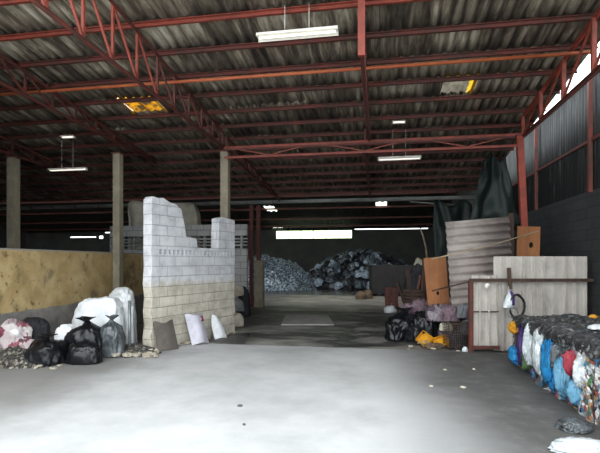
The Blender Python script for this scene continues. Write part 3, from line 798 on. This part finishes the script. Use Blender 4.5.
patch(b1, 'clear_film', M['whitefilm'], 5.12, .46, .08, .36, 31)
patch(b2, 'clear_film', M['greybag'], 5.76, .46, .08, .4, 32)
patch(b2, 'white_film', M['whitefilm'], 6.36, .42, .34, .64, 24)
patch(b3, 'white_film', M['whitefilm'], 6.78, .45, .16, .6, 30)
patch(b3, 'purple_bag', M['purple'], 7.05, .38, .30, .66, 25)
patch(b3, 'green_film', M['green'], 6.84, .22, .14, .36, 29)
patch(b3, 'blue_film', M['blue'], 7.42, .17, .46, .30, 26)
patch(b3, 'yellow_film', M['yellow'], 7.46, .58, .34, .22, 27)
# bits lying on the bales
bag('plastic_scrap', M['yellow'], 0, 0, .14, .07, 41, 'small yellow scrap on the far edge of the bales', 'scrap', loc=Vector((3.1, 7.3, .76)), knot=False)
bag('plastic_scrap', M['whitefilm'], 0, 0, .24, .06, 42, 'pale film scrap lying on top of the middle bale', 'scrap', loc=Vector((2.6, 6.0, .79)), knot=False)
bag('plastic_film', M['whitefilm'], 0, 0, .62, .09, 43, 'crumpled white plastic film on the floor at the bottom right corner', 'film', loc=Vector((1.72, 4.22, .0)), d=.34, knot=False, crumple=.4)
bag('plastic_film', M['greybag'], 0, 0, .34, .1, 44, 'grey film scrap on the floor against the nearest bale', 'film', loc=Vector((1.83, 4.72, .0)), d=.3, knot=False, crumple=.35)

# ------------------------------------------------------------------ right-hand rubbish pile
S = [
 ('rubbish_bag', 'black', 404, 9.3, .82, .72, 51, 'large black rubbish bag at the left edge of the right-hand pile', 'bag', 0),
 ('rubbish_bag', 'black', 425, 9.0, .56, .66, 52, 'black rubbish bag behind the yellow plastic pieces', 'bag', 0),
 ('sack', 'sackmix', 449, 8.95, .56, .46, 53, 'mauve and grey sack behind the wire basket, lowest of the sacks', 'sack', 0),
 ('sack', 'greysack', 463, 8.72, .36, .42, 54, 'grey crumpled sack beside the fence frame, on top of the mauve sacks', 'sack', .52),
 ('sack', 'pink', 420, 9.6, .5, .34, 56, 'dusty pink sack below the dark timber offcuts', 'sack', .5),
 ('sack', 'sackmix', 436, 8.8, .46, .34, 91, 'patchy pinkish white sack tucked below the left plywood board', 'sack', .46),
 ('sack', 'pink', 449, 8.75, .40, .36, 92, 'pinkish grey sack between the plywood board and the grey sack', 'sack', .45),
 ('sack', 'cream', 446, 8.6, .26, .16, 93, 'small cream bundle lying above the lower yellow tray', 'sack', .30),
 ('sack', 'greysack', 467, 8.6, .24, .3, 94, 'narrow grey sack squeezed behind the basket at the fence frame', 'sack', .22),
 ('rag', 'pink', 410, 9.6, .4, .22, 95, 'pink rag draped behind the large black bag', 'rags', .52),
]
for nm, mt, px, Y, w, h, sd, lb, ct, z in S:
    bag(nm, M[mt], px, Y, w, h, sd, lb, ct, z=z, knot=(nm == 'rubbish_bag' and px < 410), crumple=.5, boxy=.8)
bag('rubbish_heap', M['darkcloth'], 444, 9.2, 1.1, .74, 57, 'dark heap of rags underneath the sacks of the right-hand pile', 'heap', d=.7, knot=False, crumple=.35)
def crate(px, Y, z, w, h, tilt, label, m_='yellow'):
    e = empty('plastic_tray', P(px, Y, z)); e.rotation_euler = (math.radians(35), tilt, TH); tag(e, label, 'tray')
    m = MB(); m.bb(-w/2, w/2, -h/2, h/2, 0, .012); m.build('base', M[m_], e)
    m = MB()
    for a in ((-w/2, -w/2+.012, -h/2, h/2), (w/2-.012, w/2, -h/2, h/2), (-w/2, w/2, -h/2, -h/2+.012), (-w/2, w/2, h/2-.012, h/2)): m.bb(*a, 0, .07)
    m.build('rim', M[m_], e)
crate(426, 8.72, .10, .24, .30, -.9, 'yellow plastic tray tilted against the black bags')
crate(441.5, 8.5, .08, .27, .24, -.3, 'yellow plastic tray lying lower, left of the wire basket')
for i, (px, Y, t, L, lb) in enumerate(((428, 8.5, .5, .7, 'thin broken plank lying left of the lower yellow tray'), (436, 8.35, 1.9, .55, 'short plank lying flat in front of the two yellow trays'), (447, 8.3, .2, .5, 'plank lying between the trays and the wire basket'), (417, 8.75, .1, .5, 'plank lying at the front right of the large black bag'))):
    m = MB(); a_ = P(px, Y, .03); m.bar(a_, a_+Vector((math.cos(t)*L, math.sin(t)*L*.35, .05+.03*i)), .05, .02)
    tag(m.build('broken_plank', M['pole'] if i % 2 else M['timber']), lb, 'plank')
bag('cardboard_scrap', M['chair'], 434, 8.42, .5, .1, 96, 'flattened brown rubbish under the planks in front of the yellow trays', 'scrap', d=.3, knot=False, crumple=.6)
# wire basket
def basket(px, Y, w, d, h, label):
    e = empty('wire_basket', P(px, Y, 0), TH+.1); tag(e, label, 'basket')
    m = MB(); n = 12
    for i in range(n+1):
        x = -w/2+w*i/n
        for y in (-d/2, d/2): m.tube([(x, y, .01), (x*1.04, y*1.04, h)], .004, 4)
    for i in range(8):
        y = -d/2+d*i/7
        for x in (-w/2, w/2): m.tube([(x, y, .01), (x*1.04, y*1.04, h)], .004, 4)
    for k in range(11):
        z = .01+(h-.01)*k/10
        m.tube([(-w/2, -d/2, z), (w/2, -d/2, z), (w/2, d/2, z), (-w/2, d/2, z), (-w/2, -d/2, z)], .004, 4)
    m.build('mesh', M['wire'], e)
    m = MB(); m.tube([(-w/2*1.04, -d/2*1.04, h), (w/2*1.04, -d/2*1.04, h), (w/2*1.04, d/2*1.04, h), (-w/2*1.04, d/2*1.04, h), (-w/2*1.04, -d/2*1.04, h)], .01, 6); m.build('rim', M['wire'], e)
basket(457.5, 8.35, .42, .3, .48, 'rusty wire mesh basket standing in front of the sacks beside the fence')
bag('rag', M['darkcloth'], 457.5, 8.37, .34, .30, 58, 'dark rags inside the wire basket', 'rags', z=.02, d=.22, knot=False, crumple=.3)
bag('paper_scrap', M['whitefilm'], 465, 8.1, .11, .09, 59, 'crumpled white paper at the foot of the fence frame', 'scrap', knot=False, crumple=.3)
# timber offcuts
tb = [(410, 10.6, .0, 0.5, 1.28), (415, 10.5, .0, -.35, 1.42), (421, 10.3, 0, .18, 1.5), (426, 10.1, 0, -.1, 1.62), (418, 10.7, 0, .9, 1.2), (413, 10.9, 0, -.8, 1.1)]
for i, (px, Y, z, t, L) in enumerate(tb):
    m = MB(); a_ = P(px, Y, .01); b_ = a_+Vector((math.sin(t)*.5, .12*(i % 3)-.1, L)); m.bar(a_, b_, .09, .05)
    tag(m.build('timber_offcut', M['timber'] if i % 2 else M['brick']), 'dark %s offcut standing in the bundle left of the plywood board' % ('timber' if i % 2 else 'reddish wood'), 'timber', 'timber offcuts left of the plywood board')
for i, (px, Y, z, sx, sz) in enumerate(((412, 10.3, .0, .5, .38), (416, 10.25, .385, .42, .34), (414, 10.3, .73, .36, .28))):
    m = MB(); w = sx; m.bb(-w/2, w/2, -.18, .18, 0, .02); 
    for k in range(4):
        zz = .03+(sz-.06)*k/3; m.bb(-w/2, w/2, -.18, -.165, zz-.025 if k else 0, zz+.03); m.bb(-w/2, w/2, .165, .18, zz-.025 if k else 0, zz+.03)
        m.bb(-w/2, -w/2+.015, -.18, .18, zz-.025 if k else 0, zz+.03); m.bb(w/2-.015, w/2, -.18, .18, zz-.025 if k else 0, zz+.03)
    for a in (-1, 1):
        for b in (-1, 1): m.bb(a*(w/2-.03)-.02, a*(w/2-.03)+.02, b*.15-.02, b*.15+.02, 0, sz)
    o = m.build('wooden_crate', M['timber'], None, P(px, Y-.55, z), (0, 0, TH+.15*i)); tag(o, 'dark slatted wooden crate %s in the right-hand pile' % ('at the bottom of the crate stack', 'in the middle of the crate stack', 'on top of the crate stack')[i], 'crate', 'wooden crates in the right-hand pile')
# block stack
bp = MB(); bp.bb(-.105, .105, -.1, .1, 0, .125)
base = P(391.5, 15.0)
first = None
for k in range(6):
    for j in (-1, 1):
        if first is None: o = first = bp.build('building_block', M['brick'], bevel=.008)
        else: o = first.copy(); C.objects.link(o)
        o.location = base+Vector((j*.112+random.uniform(-.01, .01), random.uniform(-.01, .01), k*.128+.002)); o.rotation_euler = (0, 0, random.uniform(-.06, .06))
        tag(o, 'dusty reddish block in the small stack, %s of the %s row up' % ('left' if j < 0 else 'right', ords[k]), 'block', 'blocks in the small stack')
bag('cement_sack', M['white'], 390.5, 14.3, .42, .24, 61, 'pale sack on the floor in front of the small block stack', 'sack', knot=False)
for i, (px, w) in enumerate(((361, .5), (368, .45))):
    bag('sack', M['chair'], px, 19.5+i*.3, w, .36+i*.05, 62+i, ('brown sack on the dusty floor left of the block stack, left of its twin', 'brown sack on the dusty floor left of the block stack, right of its twin')[i], 'sack', knot=False)

# dark bin in front of the big heap
e = empty('waste_skip', P(392, 22.0), TH*.6); tag(e, 'soot dark open steel skip in front of the heap of bags', 'skip')
m = MB(); w, d, h = 2.0, 1.5, 1.45
for s_ in (-1, 1): m.bb(s_*w/2-.03, s_*w/2+.03, -d/2, d/2, .1, h)
m.bb(-w/2, w/2, -d/2-.03, -d/2+.03, .1, h); m.bb(-w/2, w/2, d/2-.03, d/2+.03, .1, h); m.bb(-w/2, w/2, -d/2, d/2, .1, .16); m.build('body', M['container'], e)
m = MB()
for k in range(5): m.bb(-w/2+.1+k*.45-.03, -w/2+.1+k*.45+.03, -d/2-.08, -d/2-.02, .1, h)
m.build('ribs', M['container'], e)
for s_ in (-1, 1):
    m = MB(); m.bb(s_*.7-.08, s_*.7+.08, -d/2, d/2, 0, .1); m.build('runner', M['container'], e)

# ------------------------------------------------------------------ heaps in the rear hall
def heap(name, m_, c, rx, ry, h, seed, label, am=.25, kind=None, n=90):
    vs = []; fs = []
    for i in range(n+1):
        for j in range(n+1):
            x = -1+2*i/n; y = -1+2*j/n; r = math.sqrt(x*x+y*y)
            b = max(0, 1-r**1.8); q = Vector((x*rx, y*ry, seed))
            z = h*b*(1+.35*noise.noise(q*.5))+am*max(0, fbm(q*2.2, 4, True))*min(1, b*4)
            vs.append((x*rx, y*ry, max(0, z)-.002 if r < 1 else -.02))
    for i in range(n):
        for j in range(n): a = i*(n+1)+j; fs.append((a, a+n+1, a+n+2, a+1))
    m = MB(); m.add(vs, fs, False); o = m.build(name, m_, None, c); tag(o, label, 'heap', kind=kind); return o
heap('scrap_heap', M['scraplite'], P(268, 27.2), 3.0, 2.0, 1.75, 3, 'grey heap of shredded scrap left of the bag heap in the rear hall', .3, 'stuff')
heap('scrap_heap', M['scraplite'], P(236, 19.3), 1.1, 1.5, 1.5, 6, 'dim heap of scrap behind the low grey pillar', .3, 'stuff')
hc = P(362, 27.8); hrx, hry, hh = 4.1, 2.2, 2.05
heap('dirt_mound', M['darkcloth'], hc, hrx, hry, hh, 9, 'dark mound under the heap of black bags in the rear hall', .2, 'stuff')
protos = []
for i in range(4):
    mt = (M['black'], M['glint_grey'], M['greybag'], M['glint'])[i]  # blue grey and pale films have the heap's glints painted into their colour
    p_ = blob('rubbish_bag', mt, (.52, .46, .38), 70+i, None, (0,0,0), 0, .5, 4); protos.append(p_)
cnt = 0; used = set(); rnd = random.Random(5)
lbs = ['black bag in the big heap of the rear hall', 'dark bag with painted grey glints in the big heap of the rear hall', 'dark grey bag in the big heap of the rear hall', 'bag with painted pale glints in the big heap of the rear hall']
pts = []
tries = 0
while cnt < 285 and tries < 20000:
    tries += 1
    x = rnd.uniform(-1, 1); y = rnd.uniform(-1, .35); r = math.sqrt(x*x+y*y)
    if r > .99: continue
    X, Yy = x*hrx, y*hry
    if any((X-a)**2+(Yy-b)**2 < .235**2 for a, b in pts): continue
    pts.append((X, Yy))
    z = hh*max(0, 1-r**1.8)
    k = rnd.choices((0, 1, 2, 3), (3, 3.4, 3, 2))[0]
    if k in used: o = protos[k].copy(); C.objects.link(o)
    else: o = protos[k]; used.add(k)
    g = rnd.uniform(.8, 1.3); o.scale = (g, g, g)
    o.location = hc+Vector((X, Yy, max(0, z-.05))); o.rotation_euler = (rnd.uniform(-.4, .4), rnd.uniform(-.4, .4), rnd.uniform(0, 6.28))
    tag(o, lbs[k], 'bag', ('black bags in the heap', 'bags with painted grey glints in the heap', 'dark grey bags in the heap', 'bags with painted pale glints in the heap')[k]); cnt += 1
q0, q1, q2, q3 = [P(a, EYE*F/(b-HZ)) for a, b in ((281,325.5),(334,325.5),(328,315.5),(286,315.5))]
m = MB(); m.add([(q.x, q.y, z) for z in (0, .035) for q in (q0, q1, q2, q3)], [(0,3,2,1),(4,5,6,7),(0,1,5,4),(1,2,6,5),(2,3,7,6),(3,0,4,7)])
tag(m.build('cover_slab', M['slabgrey'], bevel=.008), 'flat grey concrete cover slab set in the dark stained floor of the middle distance', 'slab')
# heap edge at far right
bag('sack', M['cream'], 420, 24.0, 1.0, 1.85, 88, 'tall pale sack at the right end of the bag heap', 'sack', z=0, knot=False)
bag('rubbish_heap', M['darkcloth'], 421, 17.5, 1.5, 1.6, 89, 'tall dark heap of rags beyond the timber offcuts', 'heap', d=1.2, knot=False, crumple=.35)
# covered load behind the cross wall
o = blob('covered_load', M['cream'], (2.7, 1.2, 3.62), 90, None, P(165, 16.0), TH, .05, 5, flat=.95, sag=0)
bpy.data.objects.remove(o)
def draped(name, m_, c, w, d, h, seed, rz=0):
    bm = bmesh.new(); bmesh.ops.create_cube(bm, size=2); bmesh.ops.subdivide_edges(bm, edges=bm.edges[:], cuts=20, use_grid_fill=True)
    for v in bm.verts:
        u = v.co.copy(); n = Vector((u.x**7, u.y**7, u.z**7)).normalized()
        p = Vector((u.x*w/2, u.y*d/2, (u.z+1)/2*h)); ed = sorted((abs(u.x), abs(u.y), abs(u.z)))
        p -= Vector((u.x, u.y, max(u.z, 0)))*max(0, ed[1]-.8)*.4
        q = p+Vector((seed, seed, 0)); p += n*(.06*math.sin(q.x*7+2*noise.noise(q))*(1 if abs(n.y) > .5 or abs(n.x) > .5 else .2)+.08*noise.noise(q*1.2))
        p.z = max(p.z, 0); v.co = p
    for f in bm.faces: f.smooth = True
    me = bpy.data.meshes.new(name); bm.to_mesh(me); bm.free(); me.materials.append(m_)
    o = bpy.data.objects.new(name, me); C.objects.link(o); o.location = c; o.rotation_euler = (0, 0, rz); return o
tag(draped('covered_load', M['cream'], P(165, 16.3), 2.5, 1.0, 3.72, 2, TH), 'tall load under an off-white sheet behind the vent block wall', 'load')

# hanging tarpaulins on the right
def tarp(name, px0, px1, Y, py0, py1, label, seed, m_='tarp', taper=.7, amp=.09):
    a, b = P(px0, Y), P(px1, Y); z1, z0 = zat(py0, Y), zat(py1, Y); n, k_ = 50, 24; vs = []; fs = []
    for i in range(n+1):
        t = i/n
        for j in range(k_+1):
            s = j/k_; tt = .5+(t-.5)*(taper+(1-taper)*s)
            p = a.lerp(b, tt); dn = W(0, -1)
            f = amp*math.sin(t*8+seed+2*noise.noise(Vector((t*3, s*2, seed))))*(.4+.6*s)+.1*noise.noise(Vector((t*5, s*4, seed)))
            sag = .12*math.sin(t*9+seed)*(1-s)
            p = p+dn*f; vs.append((p.x, p.y, z1+(z0-z1)*s-sag*(1-s)+ (.12*math.sin(t*13) if j == k_ else 0)))
    for i in range(n):
        for j in range(k_): q = i*(k_+1)+j; fs.append((q, q+k_+1, q+k_+2, q+1))
    m = MB(); m.add(vs, fs, True); o = m.build(name, M[m_]); s = o.modifiers.new('thickness', 'SOLIDIFY'); s.thickness = .006
    tag(o, label, 'tarpaulin'); return o
tarp('tarpaulin', 468, 519, 11.6, 156, 226, 'dark green tarpaulin hanging below the roof edge left of the red column', 1, taper=.42, amp=.13)
tarp('tarpaulin', 432, 474, 14.2, 203, 275, 'dark tarpaulin hanging below the right end of the gutter', 4, taper=.9)
m = MB(); pts = [P(420, 13.8, zat(228, 13.8)), P(423, 13.8, zat(236, 13.8)), P(426, 13.8, zat(248, 13.8)), P(427, 13.8, zat(262, 13.8))]; m.tube(pts, .025, 8)
m = m.build('hose', M['pole']); tag(m, 'thin pale hose hanging left of the dark tarpaulin', 'hose')
m = MB(); a_ = P(410, 15.6, zat(202, 15.6)); b_ = P(474, 15.2, zat(206.5, 15.2)); m.bar(a_, b_, .25, .03)
tag(m.build('flashing_sheet', M['gutter']), 'grey flashing strip sagging below the right end of the gutter', 'sheet')

# ------------------------------------------------------------------ left-hand rubbish pile
L_ = [
 ('rubbish_bag', 'black', 47, 7.15, .62, .50, 101, 'shiny black rubbish bag at the front left of the pile by the yellow wall', 0, .6, True),
 ('rubbish_bag', 'black', 86, 7.62, .66, .74, 102, 'tall black rubbish bag in the middle of the pile by the yellow wall', 0, .5, True),
 ('rubbish_bag', 'black', 84, 7.16, .56, .33, 103, 'low black rubbish bag lying in front of the tall one', 0, .36, False),
 ('rubbish_bag', 'greybag', 112, 7.72, .46, .76, 104, 'thin dark grey see-through bag right of the tall black bag', 0, .42, True),
 ('bulk_sack', 'white', 101, 8.35, .98, .98, 105, 'big white woven sack behind the black bags', 0, .6, False),
 ('bulk_sack', 'white', 120, 8.75, .62, 1.12, 106, 'tallest white woven sack, against the end of the white wall', 0, .5, False),
 ('bulk_sack', 'white', 66, 7.62, .36, .56, 107, 'small white sack between the two black bags on the left', 0, .3, False),
 ('rubbish_bag', 'darkcloth', 33, 7.75, .56, .36, 108, 'dull black sack lying on the cloth heap at the far left', .30, .36, False),
]
for nm, mt, px, Y, w, h, sd, lb, z, d, kn in L_:
    bag(nm, M[mt], px, Y, w, h, sd, lb, 'bag' if nm == 'rubbish_bag' else 'sack', z=z, d=d, knot=kn, crumple=.2 if mt != 'white' else .22, boxy=.8 if mt != 'white' else .62)
bag('cloth_heap', M['cloth'], 14, 7.45, .66, .68, 109, 'heap of pink and white cloth at the far left edge', 'cloth', d=.5, knot=False, crumple=.45)
bag('cloth_heap', M['cloth'], 31, 7.35, .42, .36, 110, 'low pink and white cloth bundle left of the shiny black bag', 'cloth', d=.34, knot=False, crumple=.45)
m = MB(); m.tube([(0,0,0), (0,.03,.0), (0, .06, 0)], .07, 16); o = m.build('plastic_tub', M['white'], None, P(14, 7.3, .45), (0, 0, TH)); tag(o, 'small white plastic tub lying on the cloth heap', 'tub')
heap('litter_heap', M['litter'], P(22, 7.35), .9, .55, .2, 4, 'loose litter and dirt under the left-hand pile', .1, 'stuff', 50)
heap('litter_heap', M['litter'], P(128, 8.0), .62, .34, .12, 8, 'loose pale dirt at the foot of the white wall', .06, 'stuff', 40)
m = MB(); m.tube([(0,0,0), (0,0,.93)], .028, 12); o = m.build('pipe', M['pipe'], None, P(129.5, 7.85)); tag(o, 'upright grey metal pipe in front of the white wall end', 'pipe')
# leaning pieces on the white wall
def wl(x, y, z=0): # wall-local -> shed
    d = Vector((math.cos(aw), math.sin(aw), 0)); n = Vector((math.sin(aw), -math.cos(aw), 0)); return e_w + d*x + n*y + Vector((0, 0, z))
e_w = W(na.x, na.y, 0)
def leaning(name, m_, x, w, h, lab, cat, off=.22, bend=.0, top=None, rz=0):
    n = 14; vs = []; fs = []; t = .012
    for s in (0, 1):
        for i in range(n+1):
            u = i/n
            for j in range(n+1):
                v_ = j/n; ww = w*(1-(top or 0)*v_**3); xx = (u-.5)*ww; yb = -bend*math.cos((u-.5)*math.pi)+s*t
                rr = h*v_*(1-.06*math.cos((u-.5)*math.pi*2)*v_)
                vs.append((xx, yb, rr))
    N = (n+1)**2
    for i in range(n):
        for j in range(n):
            q = i*(n+1)+j; fs.append((q, q+n+1, q+n+2, q+1)); fs.append((N+q+1, N+q+n+2, N+q+n+1, N+q))
    for i in range(n):
        a = i*(n+1); b = (i+1)*(n+1); fs.append((a, N+a, N+b, b)); fs.append((a+n, b+n, N+b+n, N+a+n))
        fs.append((i, i+1, N+i+1, N+i)); c_ = n*(n+1)+i; fs.append((c_, N+c_, N+c_+1, c_+1))
    m = MB(); m.add(vs, fs, False); o = m.build(name, m_, None, wl(x, off))
    tl = math.atan2(off-.03, h)
    o.rotation_euler = (Matrix.Rotation(aw+rz, 3, 'Z') @ Matrix.Rotation(-tl, 3, 'X')).to_euler(); tag(o, lab, cat); return o
leaning('board', M['board'], .16, .40, .54, 'dark grey brown board leaning on the near end of the white wall', 'board', .27, .03, rz=-.3)
o = leaning('lilac_panel', M['lilac'], .88, .36, .62, 'pale lilac curved plastic panel with a red sticker leaning on the white wall', 'panel', .4, .10, rz=-.4)
m = MB(); m.bb(.03, .16, -.062, -.052, .46, .57); st = m.build('sticker', M['sticker'], o); st['label'] = 'dark red sticker with a pale mark'
m = MB(); m.bb(.075, .12, -.065, -.060, .49, .54); m.build('sticker_mark', M['lilac'], st)
leaning('plastic_offcut', M['white'], 1.62, .30, .52, 'white rounded plastic piece leaning at the far end of the white wall', 'panel', .32, .05, .7, rz=-.3)
# rubble
rk = [rock(.07, i+1) for i in range(5)]
for r_ in rk: r_.materials.append(M['stone'])
rnd = random.Random(11)
def rubble(n, f, lab, grp, smin, smax):
    for i in range(n):
        o = bpy.data.objects.new('rubble_stone', rnd.choice(rk)); C.objects.link(o); o.location = f()
        s = rnd.uniform(smin, smax); o.scale = (s, s*rnd.uniform(.7, 1.2), s*rnd.uniform(.6, 1.1)); o.rotation_euler = (0, 0, rnd.uniform(0, 6))
        tag(o, lab, 'stone', grp)
rubble(34, lambda: P(rnd.uniform(113, 156), rnd.uniform(7.55, 7.95), 0.0), 'pale broken stone at the foot of the near end of the white wall', 'stones at the near wall end', .4, 1.1)
rubble(22, lambda: wl(rnd.uniform(.3, 2.4), rnd.uniform(.06, .2), 0), 'small broken stone along the base of the white wall', 'stones along the white wall', .3, .7)
rubble(18, lambda: P(rnd.uniform(4, 60), rnd.uniform(6.7, 7.0), 0.0), 'small dirty stone in front of the left-hand pile', 'stones by the left pile', .25, .6)
rubble(14, lambda: P(rnd.uniform(405, 470), rnd.uniform(8.05, 8.5), 0.0), 'small stone in front of the right-hand pile', 'stones by the right pile', .25, .6)
# boulders and sacks past the wall's far end
for i, (px, Y, w, h, z, mt) in enumerate(((237, 11.3, .34, .34, 0, 'cream'), (237, 11.6, .36, .36, .34, 'greysack'), (236, 11.9, .42, .34, .71, 'stone'), (244, 13.4, .42, .9, 0, 'darkcloth'))):
    bag('filled_sack', M[mt], px, Y, w, h, 120+i, ('pale sack on the floor at the far end of the white wall', 'grey sack on top of the pale sack at the far end of the white wall', 'rough stone coloured sack topping the stack at the far wall end', 'dark upright sack between the white wall and the low pillar')[i], 'sack', z=z, knot=False)
# scraps on the slab
for i, (px, py, w, lb) in enumerate(((481, 347.5, .1, 'white paper scrap near the fence sill'), (445, 370, .09, 'white paper scrap on the floor, alone left of centre of the dirt patch'), (431, 386.5, .09, 'small white scrap nearest the bright slab'), (463, 387.5, .12, 'flat pale scrap in the middle of the dark dirt patch'), (474, 369.5, .07, 'tiny pale scrap between the fence and the dirt patch'), (240, 406, .1, 'small grey lump on the bright slab'), (244, 425, .05, 'dark pebble on the bright slab'))):
    Y = EYE*F/(py-HZ); bag('paper_scrap' if i < 5 else 'pebble', M['cream'] if i < 5 else M['board'], px, Y, w*.65, .018, 140+i, lb, 'scrap' if i < 5 else 'pebble', knot=False, d=w*.7)
# clutter in the dark left bay
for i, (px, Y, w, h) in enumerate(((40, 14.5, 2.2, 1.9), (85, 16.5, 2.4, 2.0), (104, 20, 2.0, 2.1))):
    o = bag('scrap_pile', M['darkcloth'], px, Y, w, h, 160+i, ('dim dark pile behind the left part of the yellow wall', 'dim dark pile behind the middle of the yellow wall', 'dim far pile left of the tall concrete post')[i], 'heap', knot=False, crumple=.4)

# ------------------------------------------------------------------ light, camera
w = bpy.data.worlds.new('sky'); bpy.context.scene.world = w; w.use_nodes = True
bg = w.node_tree.nodes['Background']; bg.inputs[0].default_value = (.90, .96, 1.0, 1); bg.inputs[1].default_value = 3.7
sl_ = bpy.data.lights.new('sun', 'SUN'); sl_.energy = 1.1; sl_.angle = math.radians(50); sl_.color = (1, .97, .93)
so = bpy.data.objects.new('sun', sl_); C.objects.link(so); so.rotation_euler = (math.radians(38), 0, math.radians(4))
cam = bpy.data.cameras.new('camera'); co = bpy.data.objects.new('camera', cam); C.objects.link(co)
co.location = (0, 0, EYE); co.rotation_euler = (math.radians(90), 0, TH)
cam.sensor_width = 36; cam.lens = 36*F/600; cam.shift_y = 35.5/600; cam.clip_end = 200
sc = bpy.context.scene; sc.camera = co
sc.view_settings.view_transform = 'Standard'; sc.view_settings.look = 'None'; sc.view_settings.gamma = 1
sc.view_settings.exposure = 0.3; sc.view_settings.use_curve_mapping = False
sc.cycles.max_bounces = 8; sc.cycles.diffuse_bounces = 5; sc.cycles.use_denoising = True
sc.cycles.sample_clamp_indirect = 8
